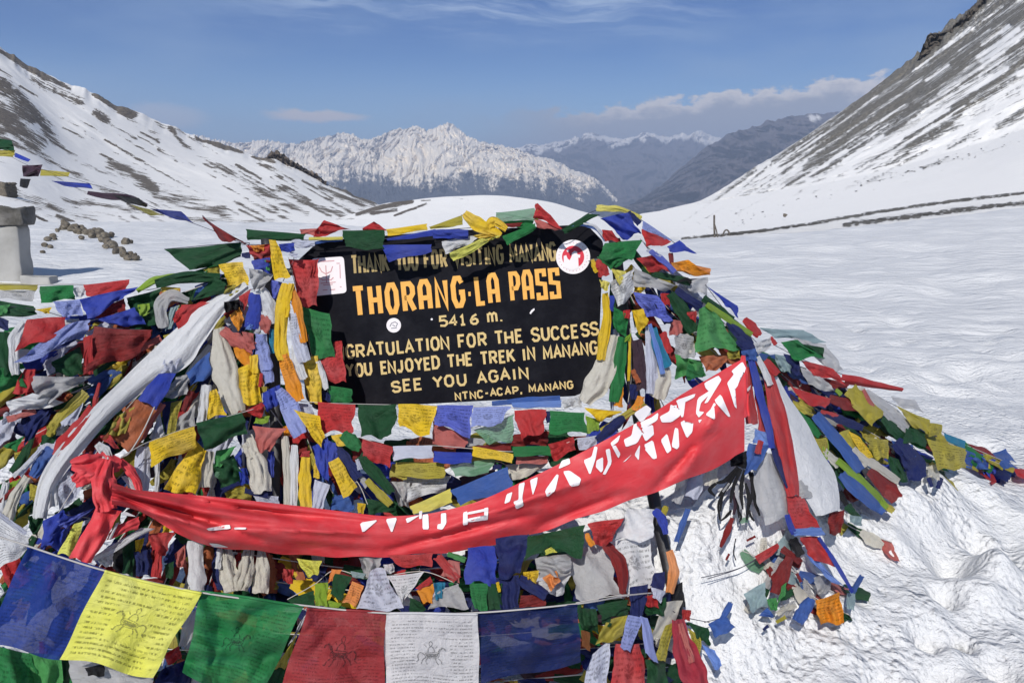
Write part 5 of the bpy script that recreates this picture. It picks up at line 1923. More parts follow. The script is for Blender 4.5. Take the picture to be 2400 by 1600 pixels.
# ------------------------------------------------------------------ behind the big flags, at the foot of the heap
build(PF, 'row of small blown flags below the banner: lime, orange, green and white', CT, None, '''
@ F
c W 680 800 930 660 1120 530 1400 600 1600 580 1940 545 2250 660 z=8
q NY 765 425 1000 445 965 560 880 605 z=12 a=.12 p=1
q SO 1088 520 1182 528 1120 622 1058 642 z=11 a=.12
q DG 1120 565 1275 588 1175 805 1058 765 z=12 a=.10
q SO 1280 628 1385 680 1305 855 1188 815 z=13 a=.08 p=1
q YG 930 660 1055 640 1062 870 930 870 z=11 a=.12
q LW 1460 520 1560 510 1730 890 1315 905 z=12 a=.14 p=1
q W 1588 590 1940 542 1765 845 1735 850 z=13 a=.10
q O 1868 722 2022 648 2012 820 1920 855 z=12 a=.08
q R 1855 695 1995 588 2015 635 1890 715 z=12 a=.2
q DG 1800 780 1900 820 1965 890 1800 925 z=11
q DG 675 805 925 718 925 860 750 860 z=11 a=.12
q GW 2050 735 2250 655 2345 890 1965 885 z=12 a=.12
q PK 2160 440 2265 450 2250 645 2095 560 z=10
q R 1598 395 2015 375 2012 515 1700 505 z=11 a=.10
r R w=90,90 2060 400 2240 620 z=10
q W 1560 480 1650 470 1680 560 1580 570 z=10 a=.2
r LG w=60 2150 380 2320 440 z=10
q YG 1050 800 1180 840 1160 880 1040 870 z=10
q GW 1330 410 1560 400 1480 560 1400 590 z=9 a=.25
q TG 1260 540 1400 560 1380 610 1270 590 z=9
q T 2020 650 2130 640 2130 770 2030 790 z=11 a=.25
q DB 1700 860 1810 860 1800 930 1740 930 z=11
q R 640 520 740 520 730 660 650 640 z=9 a=.3
''')
build('prayer_scarf', 'bundle of wrinkled off white scarves tied under the banner beside the dark post', 'scarf', None, '''
@ F
r CW w=120,180,230 110 330 130 520 200 740 z=9 f=4 a=.2
r CW w=100,150,150 330 330 300 520 240 720 z=10 f=4 a=.2
r CW w=60,130,140 440 340 450 520 430 740 z=9 f=3 a=.2
r W w=50,60 60 330 40 520 z=10
''')
build('prayer_scarf', 'flat white strip hanging under the banner near the yellow flag', 'scarf', None, '''
@ C
r W w=140,150,150 1790 250 1800 480 1815 730 z=12 f=1.5 a=.06
''')
build(PF, 'blue and dark green flags bunched at the lower left corner above the big blue flag', CT, None, '''
@ C
c BK 260 40 560 20 870 60 z=7
q DG 262 30 410 10 350 230 260 140 z=8 a=.2
q B 400 70 590 -20 640 110 365 330 z=10 a=.12
q VB 520 80 880 -40 640 130 560 160 z=11 a=.2
q B 480 160 650 130 570 330 400 320 z=9 a=.2
q NY 680 110 765 75 665 405 525 380 z=12 a=.06
q DB 760 130 860 60 740 330 720 300 z=7
q W 830 425 1300 140 1425 140 880 450 z=11 a=.06
q W 860 420 1050 340 1030 500 920 480 z=10 p=1
q BK 1050 350 1250 250 1240 600 1040 510 z=4
q DG 1130 330 1240 250 1220 600 1110 560 z=6
q R 1365 195 1610 185 1510 420 1375 350 z=9 a=.2
r R w=60,90,80 1460 320 1450 480 1430 600 z=9
q Y 1240 260 1330 230 1280 400 1240 400 z=8 a=.2
q DB 1230 370 1390 330 1390 590 1230 570 z=8 a=.15
q DG 1510 480 1600 450 1590 600 1520 600 z=7
q PK 1600 380 1700 300 1720 500 1640 500 z=7 a=.2
r DR w=50 1250 640 1500 620 z=6
''')
build(PF, 'white printed flag sloping down at the left edge above the big blue flag', CT, None, '''
@ C
q W -60 0 270 235 215 345 -60 600 z=10 a=.06 p=2
r LW w=60 -40 0 240 200 z=9
''')
build(PF, 'large blue flags hanging below the middle of the banner', CT, None, '''
@ I
c BK 360 330 640 300 930 210 z=6
q B 378 322 628 312 640 645 352 645 z=10 a=.10
q DB 635 235 940 205 870 570 630 605 z=9 a=.12
q G 390 655 560 655 560 890 440 900 z=10 a=.10
q DG 540 655 700 650 690 890 550 890 z=9 a=.10
q DB 640 600 840 580 870 900 680 900 z=8 a=.12
r DB w=80,110,90 850 610 980 690 1100 770 z=9
q DR 860 760 1090 760 1080 860 860 880 z=7 a=.2
r Y w=30,30 650 640 670 730 z=10
''')
build(PF, 'dark green flag pitched like a tent below the banner', CT, None, '''
@ I
c BK 930 200 1140 320 1450 130 z=8
q DG 930 220 1160 180 1140 330 895 425 z=11 a=.06
q DG 1060 190 1455 120 1410 445 1135 325 z=11 a=.06
q NY 1090 345 1145 318 1205 360 1090 385 z=11
''')
build('plastic_bag', 'crumpled clear bag with yellow and orange cloth inside below the green flag', 'bag', None, '''
@ I
q GW 1000 420 1330 375 1320 570 1040 590 z=8 a=.3 n=17
q Y 885 545 1035 535 1005 655 895 610 z=9 a=.3
q SO 1065 600 1190 535 1248 625 1155 715 z=10 a=.35
q W 1020 640 1330 560 1260 760 1060 740 z=6 a=.25
''', flagname='cloth')
build('plastic_sheet', 'grey sheet standing in for a shaded snow lump behind the big dark blue flag', 'plastic', None, '''
@ I
q GW 1300 330 1640 300 1790 760 1380 830 z=3 a=.10 n=15
q W 1700 260 2040 230 2090 640 1850 760 z=4 a=.12 n=15
q W 1850 -40 2090 -20 2070 240 1730 260 z=7 a=.16 n=15
''', flagname='cloth')  # first piece stands in for a snow lump, shade put into its grey
build('cloth_bundle', 'red cloth bundle with an orange edge hanging just under the banner', 'cloth', None, '''
@ I
q R 1480 105 1810 50 1700 275 1555 320 z=10 a=.25 n=17
r O w=40,60,50 1470 190 1490 250 1530 310 z=11
r DR w=70,130,120,60 1640 290 1760 440 1800 600 1800 750 z=9
''', flagname='cloth')
build(PF, 'blue, lavender and red flags tied to the right post at the lower middle', CT, None, '''
@ I
c W 1370 830 1700 770 2070 740 z=14
q DB 1870 690 2035 655 2010 955 1840 935 z=13 a=.12
q LB 1850 945 1985 960 1865 1285 1755 1225 z=15 a=.06 p=1
q LB 1960 950 2035 970 2130 1400 2010 1290 z=15 a=.06
q R 1745 1215 1950 1200 2050 1700 1670 1700 z=12 a=.14
q LW 1515 1300 1690 1180 1680 1700 1440 1700 z=12 a=.12 p=1
q OL 1650 1000 1840 940 1800 1130 1550 1205 z=10 a=.2
q DG 1560 850 1850 800 1850 960 1600 940 z=9 a=.2
q DG 1390 880 1560 880 1600 1100 1420 1060 z=7 a=.25
r SO w=70,90,70 2230 350 2270 540 2230 740 z=14 a=.2
q DB 2090 560 2190 540 2180 720 2060 680 z=12
q LW 2060 690 2200 720 2150 830 2080 780 z=14
q R 2010 770 2100 750 2130 880 2020 860 z=14 a=.25
q DG 2000 860 2200 780 2180 940 2010 950 z=12 a=.25
q BK 2240 700 2350 640 2380 860 2250 900 z=9
q SO 1420 1080 1500 1100 1510 1280 1430 1230 z=10
q DG 1600 930 1700 940 1690 1050 1620 1040 z=11 p=1
r B w=60,90,50 2090 -20 2160 60 2200 200 z=12
''')
build(PF, 'crimson flag and olive, green and blue ones bunched at the foot of the right post', CT, None, '''
@ L
c BK 290 900 400 960 640 1010 z=11
q CW 240 820 400 810 250 1150 100 1170 z=11 a=.2
q OL 235 1040 320 1000 230 1380 145 1330 z=12 a=.12
r CR w=110,190,230,200 350 980 390 1200 470 1420 560 1640 z=14 f=3 a=.14
r PK w=50,70,60 370 1020 430 1240 480 1380 z=16
q R 390 890 470 900 450 990 390 990 z=13 a=.3
q DG 430 1010 630 1060 655 1210 550 1190 z=12 a=.15
q OL 440 1060 560 1140 560 1340 500 1300 z=12
q DG 50 1350 240 1340 260 1650 80 1650 z=8 a=.2
''')
build(PF, 'blue flags splayed on the snow right of the crimson flag', CT, None, '''
@ L
c BK 590 1010 780 950 840 820 z=6
q MB 625 1020 790 955 885 1085 680 1165 z=10 a=.15
r MB w=36,60,40 740 990 800 900 835 825 z=10
q SB 570 1210 690 1270 780 1410 690 1455 z=11 a=.12
''', snow=True)

# ------------------------------------------------------------------ national flag and white scarves on the right
flag = build('national_flag', 'red flag edged in blue, twisted and hanging from the right knot to the snow', 'flag', None, '''
@ K
r R w=70,120,150,140,150,120 1140 180 1210 420 1270 680 1330 950 1380 1250 1410 1420 z=15 a=.12 nm=red_cloth
r R w=60,90,110 990 230 1000 480 1030 760 z=14 nm=red_cloth
r R w=40,80,100 1060 380 1110 620 1140 830 z=14 nm=red_cloth
r DR w=40,60,60 1200 700 1260 950 1330 1230 z=13 nm=red_cloth
r B w=60,70,80,60,50 1010 120 1060 330 1130 600 1190 820 1210 980 z=17 a=.12 nm=blue_edging
r DB w=40,50,60,40 1150 620 1190 860 1270 1100 1360 1340 z=15 nm=blue_edging
q SB 1055 805 1160 830 1195 970 1050 940 z=16 a=.12 nm=blue_edging
q MB 1000 930 1195 960 1090 1190 945 1235 z=16 a=.14 nm=blue_edging
r R w=50,60 1110 910 1080 1030 z=18 nm=red_cloth
@ L
q R 1340 -140 1500 -160 1668 150 1408 145 z=13 a=.08 nm=red_cloth
r B w=50,60,50 1350 20 1380 120 1420 200 z=14 nm=blue_edging
q SB 1400 148 1665 140 1702 222 1425 215 z=14 a=.06 nm=blue_edging
q R 1465 228 1645 222 1850 540 1520 400 z=13 a=.08 nm=red_cloth
q SB 1520 390 1640 440 1960 740 1700 590 z=14 a=.10 nm=blue_edging
r B w=34,44,30 1640 228 1780 440 1955 735 z=14 nm=blue_edging
''')
build('prayer_scarf', 'wide white scarf flaring down from the knot at the right end of the banner', 'scarf', None, '''
@ K
r W w=90,170,260,340,300,230 1220 340 1340 620 1470 900 1590 1180 1690 1420 1730 1570 z=12 f=1.5 a=.06 n=50
r GW w=150,190 1500 1280 1530 1440 z=12.6 a=.1
''')
build('plastic_sheet', 'second white sheet, shorter and translucent, inside the red and blue flag', 'plastic', None, '''
@ K
r GW w=110,230,290,290 1190 1020 1160 1220 1220 1440 1280 1640 z=11 f=2 a=.12
''', flagname='cloth')
build('ribbon_bunch', 'bunch of black ribbons blowing under the right end of the banner', 'ribbon', None, '''
@ K
q BK 820 1060 990 1000 1050 1180 840 1160 z=6 a=.3
r BK w=30,44,20 900 1150 790 1270 700 1300 z=8
r BK w=24,36,16 700 1300 640 1360 690 1420 z=8
r BK w=30,40,18 910 1160 800 1330 720 1420 z=8
r BK w=26,40,22 930 1170 860 1330 830 1480 z=9
r BK w=24,38,20 960 1180 930 1340 940 1540 z=8
r BK w=30,44,22 1000 1180 1040 1330 1010 1500 z=9
r BK w=30,40,20 1020 1200 1080 1360 1110 1480 z=8
r BK w=24,34,18 880 1200 760 1400 740 1560 z=8
r BK w=24,36,16 970 1300 1000 1440 980 1640 z=7
r BK w=26,34,18 1050 1350 1060 1480 1100 1600 z=7
r GW w=24,36,16 890 1320 895 1420 930 1540 z=9
r GW w=16,22 820 1300 760 1380 z=9
r DP w=30,40,24 850 1380 880 1480 860 1590 z=6
r BK w=18,26,14 760 1400 720 1500 735 1640 z=7
r BK w=20,24,14 930 1400 900 1500 910 1620 z=7
@ L
r BK w=20,26,12 840 -20 790 40 740 80 z=6
r BK w=18,24,14 1000 -20 1020 40 1050 80 z=6
r BK w=16,20,10 900 -20 930 40 910 90 z=6
''', flagname='ribbon')
build('prayer_scarf', 'pale strips hanging below the right end of the banner, left of the black ribbons', 'scarf', None, '''
@ K
r LW w=110,150,120 560 1120 520 1280 470 1440 z=2
r CW w=80,120,110 690 1060 660 1200 640 1330 z=3
r GW w=90,120,100 430 1200 380 1340 330 1480 z=1
q DB 420 1240 500 1220 470 1400 400 1420 z=1
@ L
r MB w=50,60,50 440 -30 390 110 335 270 z=3
r OL w=50,60 240 -60 200 60 z=2
''')
build('cord', 'dark red threads dangling over the snow below the black ribbons', 'cord', None, '''
@ L
r DR w=40,60,30 850 50 800 180 740 320 z=5 nm=thread
r DR w=20,20 820 380 790 440 z=4 nm=thread
r DR w=24,20 1060 220 980 260 z=4 nm=thread
r BK w=10,10,10 880 240 860 360 880 440 z=4 nm=thread
q SG 910 60 1000 40 990 100 920 105 z=5 nm=thread
''', snow=True, flagname='thread')
build('cloth_knot', 'white and navy cloth knot holding the right end of the banner', 'knot', None, '''
@ K
q W 1045 20 1200 -40 1215 60 1100 130 z=18 a=.3
r R w=30,40 1200 -40 1250 30 z=17
r DB w=80,100,90 900 -20 980 40 1040 90 z=17
q MB 930 90 1060 60 1080 170 960 170 z=19 a=.25
r W w=50,60,60 1075 140 1140 260 1200 400 z=17
r R w=50,80,60 1150 170 1220 250 1270 300 z=16
''', flagname='cloth')

# ------------------------------------------------------------------ the right slope
build('plastic_sheet', 'sheer grey sheet arched over the top of the right slope', 'plastic', None, '''
@ K
q GW 1400 -30 1700 20 1910 280 1690 210 z=7 a=.12 n=15
q TG 1100 -130 1500 -100 1700 20 1250 -30 z=6 a=.1
''', flagname='cloth')
build(PF, 'string beginning with a crumpled green flag at the top of the right slope', CT, None, '''
@ K
c BK 1230 30 1480 160 1800 280 2100 380 2400 440 z=8
q G 1290 0 1450 -10 1690 140 1420 165 z=10 a=.2
q DG 1500 20 1690 60 1690 140 1560 130 z=10 a=.2
q DB 1320 110 1455 155 1490 335 1375 255 z=9 a=.2
q TG 1230 110 1400 150 1380 280 1290 260 z=8 a=.2
q R 1475 165 1780 255 1880 385 1620 305 z=11 a=.12
q GW 1475 235 1690 340 1790 470 1555 415 z=9 a=.14
r R w=60,60,50,26 1850 330 2000 350 2150 385 2420 440 z=10
r DR w=40,40,24 1880 370 2100 400 2410 450 z=9
r YG w=34,40 1800 440 1850 490 z=10
''')
build(PF, 'string of red and olive flags lying lower on the right slope', CT, None, '''
@ K
c BK 1300 300 1500 460 1760 560 2000 620 2200 720 z=6
q R 1385 410 1755 530 1725 625 1515 565 z=11 a=.14
r DR w=70,110,80 1740 520 1880 570 2010 610 z=9
r OL w=120,180,150 1930 440 2060 570 2190 720 z=10 a=.16
q CW 1890 430 2060 420 2120 520 1960 540 z=9 a=.2
r BK w=50,60 2010 600 2170 720 z=7
q OL 1400 540 1560 600 1640 720 1460 640 z=8 a=.2
''')
build(PF, 'blue rolled flags running down the right slope beside the wide white scarf', CT, None, '''
@ K
c BK 1440 640 1620 680 1900 1000 2050 1200 z=8
r MB w=90,120,120,90 1610 670 1760 850 1900 1010 2030 1190 z=11 a=.12
r DB w=60,80,50 1700 660 1880 730 2050 800 z=10
r R w=40,50 1660 640 1820 690 z=10
r G w=60,80,60 1440 650 1550 760 1650 870 z=9
q OL 1610 895 1725 880 1730 1020 1680 1020 z=9
q YG 1600 900 1720 880 1750 1050 1700 1120 z=8
q OL 1800 850 1920 805 2000 980 1900 1000 z=9
q Y 1920 820 2020 880 2150 1060 2080 1110 z=10 a=.12
q OL 2065 878 2285 900 2285 1070 2150 1085 z=11 a=.12 p=1
r CW w=50,70,60 1960 980 2030 1070 2080 1150 z=10
''')
build(PF, 'lowest string on the right slope, olive, blue and dark red', CT, None, '''
@ K
c BK 1690 1010 1850 1150 2100 1380 2280 1560 z=7
r CW w=70,80 1690 1000 1830 1140 z=9
r YG w=60,80,80,50 1810 1090 1990 1240 2150 1400 2270 1530 z=10
r MB w=80,120,120,80 1850 1210 1980 1350 2110 1460 2240 1570 z=10 a=.12
r DR w=100,150,140 2110 1180 2240 1310 2370 1450 z=10
r CW w=60,80,60 2040 1060 2200 1160 2380 1290 z=11
r DG w=50,70 1780 1200 1900 1340 z=8
r BK w=60,50 1830 1380 1900 1500 z=6
r OL w=60,60 2150 1430 2330 1560 z=8
@ L
r DG w=80,60 1900 -60 2010 60 z=6
q DR 1735 0 1885 -20 1835 205 1755 185 z=8 a=.2
q TG 1920 20 2040 40 2040 130 1930 100 z=7 a=.2
''')
build(PF, 'ridge string on the right slope with pale sheets, yellow flags and a turquoise one', CT, None, '''
@ M
c BK 380 520 700 600 1000 740 1320 920 1480 1010 1720 1170 z=9
q GW 385 530 570 495 770 740 620 700 z=10 a=.16
r GW w=110,150,120 600 560 820 740 1080 950 z=10 a=.14
q GW 885 610 1145 640 1260 790 980 705 z=10 a=.1
q OL 935 708 1310 860 1310 1020 1120 890 z=12 a=.10
q OL 1300 890 1450 920 1435 1050 1310 1045 z=12 a=.10 p=1
q T 1462 1000 1712 1100 1690 1200 1500 1090 z=12 a=.06
q OL 1270 1060 1710 1190 1745 1395 1400 1390 z=13 a=.10 p=1
r PK w=30,50,40 580 530 640 640 700 740 z=11
''')
build(PF, 'dark green and navy flags hanging in the middle of the right slope', CT, None, '''
@ M
c BK 760 800 960 950 1060 1060 1160 1200 z=8
r DG w=90,120,100 800 830 930 990 1060 1090 z=10
q DG 1060 895 1270 1010 1265 1160 1000 1085 z=11 a=.14
r DB w=130,200,230,190 930 1100 1060 1230 1150 1370 1190 1520 z=11 a=.14
q MB 890 1090 1130 1140 1160 1300 960 1260 z=11 a=.16
r BK w=50,60 860 900 1000 1060 z=9
q DG 840 1260 980 1300 1080 1560 940 1500 z=9 a=.2
q CW 1280 1380 1420 1340 1440 1500 1300 1520 z=7 a=.3
r DB w=50,40 1300 1500 1340 1600 z=8
r DB w=60,50 1440 1500 1400 1620 z=8
''')
build(PF, 'tail of the ridge string reaching the snow at the right edge', CT, None, '''
@ M
c BK 1720 1180 1900 1260 2150 1380 2420 1440 z=6
r R w=80,130,110,60 1720 1180 1830 1310 1930 1430 2030 1560 z=9 a=.14
r DB w=70,120,120,70 1840 1180 1950 1310 2070 1430 2190 1520 z=10 a=.14
q MB 1960 1245 2150 1178 2270 1325 2120 1315 z=10 a=.08
r OL w=50,80,60 1990 1280 2120 1360 2240 1420 z=11
q R 2235 1400 2440 1410 2440 1520 2265 1490 z=10 a=.15
r CW w=40,50 1780 1200 1870 1310 z=10
''', snow=True)
build(PF, 'flags caught in snow at the lower right, with one orange crumpled flag', CT, None, '''
@ L
c BK 560 600 860 530 1060 440 1260 300 z=4
c BK 620 610 900 520 1080 420 z=4
q R 1055 405 1265 278 1280 345 1095 480 z=6 a=.12
r DR w=90,150,90 1380 410 1300 580 1235 750 z=7 a=.2
r DR w=60,60 1300 330 1480 460 z=5
r BK w=80,90 1400 240 1480 400 z=6
q TG 950 745 1155 640 1180 870 1030 880 z=6 a=.10
q LG 1165 800 1255 780 1265 890 1205 910 z=7 a=.2
q LG 1300 680 1350 640 1330 760 1260 840 z=7
q DG 1290 760 1410 700 1400 780 1290 820 z=6
q MB 1090 950 1170 870 1230 960 1190 970 z=5 a=.2
r MB w=80,130,110 1580 790 1510 900 1440 1010 z=7 a=.2
q O 1610 805 1840 735 1870 1050 1640 1025 z=8 a=.22 n=17
q GW 1600 600 1760 560 1740 740 1620 760 z=5 a=.3
q GW 1290 860 1430 800 1420 960 1290 960 z=4 a=.3
r MB w=50,60 1950 740 2040 580 z=6
r CW w=40,60,40 1260 940 1340 880 1440 860 z=4 a=.3
r OL w=30,40 1250 1010 1340 960 z=4
r DB w=24,30 1130 1080 1180 1040 z=4
r DR w=30,30 1440 560 1480 640 z=5
q TG 1900 740 1980 730 1970 900 1900 880 z=5
''', snow=True)
build('sack', 'grey fibre sack half buried in snow at the lower right', 'sack', None, '''
@ N
q CW 640 150 880 140 965 260 890 560 d=3.42,3.40,3.26,3.05 a=.2 n=21
q GW 590 130 660 150 640 560 560 600 d=3.40,3.40,3.06,3.02 a=.2 n=15
q CW 640 300 720 300 890 560 780 540 d=3.24,3.24,3.04,3.04 a=.25 n=15
''', flagname='cloth')

# ------------------------------------------------------------------ the red banner
BT = np.array([(262, 1126), (300, 1146), (400, 1155), (520, 1165), (700, 1185), (850, 1204), (905, 1210), (1000, 1205), (1100, 1182), (1150, 1163), (1300, 1092), (1420, 1030), (1520, 975), (1600, 922), (1680, 876), (1745, 836)], float)
BB = np.array([(262, 1180), (300, 1185), (370, 1222), (470, 1278), (560, 1287), (720, 1302), (870, 1306), (1000, 1297), (1100, 1290), (1250, 1252), (1400, 1200), (1500, 1165), (1600, 1128), (1690, 1090), (1737, 1064), (1745, 1050)], float)
BDP = np.array([(262, 2.14), (450, 2.24), (700, 2.34), (1000, 2.42), (1300, 2.46), (1550, 2.54), (1745, 2.66)], float)


def smooth_interp(x, tab):
    x = np.asarray(x, float)
    s = 0
    for o in (-24, -12, 0, 12, 24):
        s = s + np.interp(x + o, tab[:, 0], tab[:, 1])
    return s / 5


CREASE = [(270, 1150, 620, 1268, 0.030, 9), (280, 1168, 480, 1272, 0.027, 8), (280, 1142, 760, 1222, 0.027, 9), (420, 1180, 900, 1226, 0.023, 8), (560, 1240, 860, 1250, -0.023, 9), (900, 1292, 1260, 1205, 0.023, 9),
          (1000, 1255, 1420, 1110, -0.019, 10), (1530, 1155, 1668, 1010, 0.034, 11), (1600, 1120, 1700, 930, -0.023, 12), (1250, 1240, 1480, 1150, 0.019, 9), (350, 1200, 500, 1240, -0.023, 7)]


def banner_depth(px, py):
    tp, bt = smooth_interp(px, BT), smooth_interp(px, BB)
    t = np.clip((py - tp) / (bt - tp), 0, 1)
    d = np.interp(px, BDP[:, 0], BDP[:, 1])
    a = np.clip((1000 - px) / 600, 0.0, 1)                 # long folds gather towards the left knot
    b = np.clip((px - 1350) / 400, 0, 1)
    f = 0.016 * a * np.sin(t * 11 + 0.0035 * px + 1.0) + 0.008 * a * np.sin(t * 23 - 0.006 * px)
    f = f + 0.014 * b * np.sin(0.03 * (px + 0.75 * py) + 2) * t + 0.006 * np.sin(t * 6 + px * 0.012)
    f = f + 0.010 * vnoise(px / 150, py / 60, 5) + 0.005 * vnoise(px / 60, py / 25, 8)
    for x0, y0, x1, y1, am, wd in CREASE:
        dx, dy = x1 - x0, y1 - y0
        q = np.clip(((px - x0) * dx + (py - y0) * dy) / (dx * dx + dy * dy), 0, 1)
        s_ = ((px - x0) * dy - (py - y0) * dx) / math.hypot(dx, dy)
        f = f + am * np.exp(-((px - x0 - q * dx) ** 2 + (py - y0 - q * dy) ** 2) / (wd * wd)) * np.sin(q * 3.14) ** 0.5 + 0.6 * am * np.exp(-np.abs(s_) / (wd * 2.5)) * np.sin(q * 3.14) * (s_ > 0)
    # the rolled top: cloth bulges forward below its cord
    return d + f - 0.035 * np.sin(np.clip(t, 0, 1) * 3.14) - 0.01


nb, mb_ = 190, 26
bx = np.linspace(262, 1745, nb)
xx, tt = np.meshgrid(bx, np.linspace(0, 1, mb_))
yy = smooth_interp(xx, BT) * (1 - tt) + smooth_interp(xx, BB) * tt
yy += 2.0 * np.sin(xx * 0.05) * (tt > 0.99)
bpos = at(xx, yy, banner_depth(xx, yy)).reshape(-1, 3)
BM = cloth_mat('BN')
bparts = [('cloth', bpos, grid_faces(nb, mb_), np.stack([xx.ravel() / 400, tt.ravel()], -1), BM, None)]

org = {k: ORG[k] for k in ORG}


def polys(o, *ps):
    ox, oy, sc = ORG[o]
    return [[(p[i] / sc + ox, p[i + 1] / sc + oy) for i in range(0, len(p), 2)] for p in ps]


CHARS = (
    polys('F', (1345, 95, 1520, 65, 1370, 192), (1580, 60, 1692, 45, 1640, 197), (1765, 55, 1905, 22, 1780, 102), (1920, 22, 1975, 12, 1982, 157, 1922, 157), (2090, 8, 2140, 2, 2142, 100, 2105, 160, 2055, 152, 2060, 110, 2092, 105),
          (2295, 0, 2335, -12, 2340, 112, 2292, 120)) +
    polys('I', (372, 0, 560, -40, 562, -14, 374, 22), (372, 58, 556, 22, 556, 70, 376, 92), (525, -40, 568, -48, 562, 70, 532, 74), (-70, -10, -40, -16, -46, 60, -70, 62)) +
    polys('H', (735, 1400, 790, 1378, 765, 1470, 712, 1492), (845, 1305, 905, 1285, 878, 1430, 892, 1510, 822, 1542, 795, 1470, 845, 1452), (948, 1270, 1022, 1240, 1012, 1310, 975, 1415, 960, 1340),
          (1195, 1215, 1215, 1225, 1182, 1370, 1105, 1432, 1085, 1370), (1240, 1092, 1312, 1070, 1322, 1122, 1208, 1172), (1250, 1190, 1312, 1182, 1422, 1258, 1402, 1322, 1322, 1335),
          (1438, 1090, 1515, 1058, 1542, 958, 1572, 968, 1552, 1080, 1500, 1235), (1560, 1090, 1622, 1058, 1622, 1182, 1602, 1204, 1552, 1152), (1642, 990, 1684, 980, 1702, 1112, 1642, 1225, 1615, 1220, 1668, 1112),
          (1688, 930, 1782, 852, 1760, 920, 1700, 965), (1700, 960, 1735, 950, 1782, 1032, 1762, 1075),
          (1808, 902, 1882, 862, 1902, 758, 1932, 748, 1925, 858, 1992, 828, 1935, 935, 1828, 972), (1962, 782, 2132, 655, 2122, 722, 1992, 802), (1970, 832, 2012, 922, 2092, 850, 2062, 770, 2040, 780, 2052, 840, 2010, 850),
          (1998, 985, 2082, 925, 2114, 1065, 2080, 1082), (1908, 1040, 1962, 938, 1950, 1095), (1800, 1110, 1890, 1030, 1830, 1095)) +
    polys('K', (178, 690, 270, 640, 280, 578, 312, 588, 312, 632, 382, 620, 372, 682, 290, 742, 198, 745), (328, 540, 512, 476, 500, 512, 350, 592), (188, 905, 250, 840, 292, 995, 250, 1032), (288, 965, 320, 788, 352, 798, 362, 965, 340, 992),
          (368, 742, 410, 718, 432, 830, 492, 738, 482, 832, 430, 892), (300, 590, 340, 580, 330, 700, 300, 720), (340, 560, 420, 530, 400, 690, 380, 700),
          (528, 520, 642, 448, 642, 482, 560, 562, 540, 642, 592, 648, 540, 702, 512, 660), (588, 380, 722, 308, 752, 350, 682, 462, 622, 562, 588, 572, 642, 470, 600, 425), (598, 672, 682, 588, 692, 722), (678, 542, 742, 478, 834, 692, 810, 692),
          (640, 640, 680, 560, 700, 580), (798, 382, 862, 300, 838, 270, 942, 180, 975, 240, 960, 290, 930, 252, 902, 402, 872, 442, 868, 350, 850, 392, 892, 622, 868, 602, 820, 442), (535, 720, 570, 715, 545, 750),
          (-60, 660, 60, 580, 110, 620, 40, 720, 0, 740), (0, 740, 100, 700, 168, 650, 160, 700, 20, 800), (10, 800, 120, 760, 130, 860, 60, 880), (30, 950, 120, 900, 158, 1070, 130, 1082)) +
    polys('C', (1892, 148, 2112, 108, 2122, 152, 1915, 170), (2150, 138, 2265, 138, 2260, 156, 2152, 158), (1915, 282, 2000, 288, 2110, 322, 1960, 320), (1110, 0, 1160, -6, 1255, 40, 1150, 30)))
def soften(poly):
    """brushed ends instead of ruled corners"""
    P = np.array(poly)
    for w in (0.12,):
        nx = np.roll(P, -1, 0)
        P = np.stack([P * (1 - w) + nx * w, P * w + nx * (1 - w)], 1).reshape(-1, 2)
    c = P.mean(0)
    return [tuple(q) for q in c + (P - c) * 0.98]


groups = []
for poly in sorted([soften(q) for q in CHARS], key=lambda q: min(a[0] for a in q)):
    if groups and min(a[0] for a in poly) < groups[-1][1] + 4:
        groups[-1][0].append(poly)
        groups[-1][1] = max(groups[-1][1], max(a[0] for a in poly))
    else:
        groups.append([[poly], max(a[0] for a in poly)])
LETM = plain_mat('banner_lettering_paint', (0.76, 0.72, 0.73), 0.7, 0.05)
for GP, _ in groups:
  V, Fc = [], []
  for poly in GP:
    b2 = bmesh.new()
    vs = [b2.verts.new((x, y, 0)) for x, y in poly]
    try:
        b2.faces.new(vs)
    except ValueError:
        b2.free()
        continue
    bmesh.ops.triangulate(b2, faces=b2.faces[:])
    for _ in range(4):
        lg = [e for e in b2.edges if e.calc_length() > 7]
        if not lg:
            break
        bmesh.ops.subdivide_edges(b2, edges=lg, cuts=1)
        bmesh.ops.triangulate(b2, faces=b2.faces[:])
    k = len(V)
    pp = np.array([v.co[:2] for v in b2.verts])
    b2.verts.index_update()
    W3 = at(pp[:, 0], pp[:, 1], banner_depth(pp[:, 0], pp[:, 1]) - 0.0045)
    V += list(W3)
    Fc += [tuple(v.index + k for v in f.verts) for f in b2.faces]
    b2.free()
  bparts.append(('lettering', V, Fc, None, LETM, None))


def from_text(text, parts):
    """append traced pieces to a list of parts"""
    o = ORG['P']
    for line in text.strip().splitlines():
        tk = line.split()
        if tk[0] == '@':
            o = ORG[tk[1]]
            continue
        SEQ[0] += 1
        ws = [float(i) / o[2] for i in tk[3].split(',')] if tk[0] == 'r' else None
        st = 4 if tk[0] == 'r' else 3
        P = np.array([float(x) for x in tk[st:] if '=' not in x]).reshape(-1, 2) / o[2] + np.array(o[:2])
        z = [float(x[2:]) for x in tk if x.startswith('z=')][0] / 100
        a_ = [float(x[2:]) for x in tk if x.startswith('a=')]
        if tk[0] == 'r':
            v, uv, fc = ribbon(P, ws, amp=a_[0] if a_ else .16, dz=z, seed=SEQ[0], folds=3)
        else:
            v, uv, fc = patch(P, n=15, amp=a_[0] if a_ else .14, dz=z, seed=SEQ[0])
        parts.append((tk[2], v, fc, uv, cloth_mat(tk[1]), None))


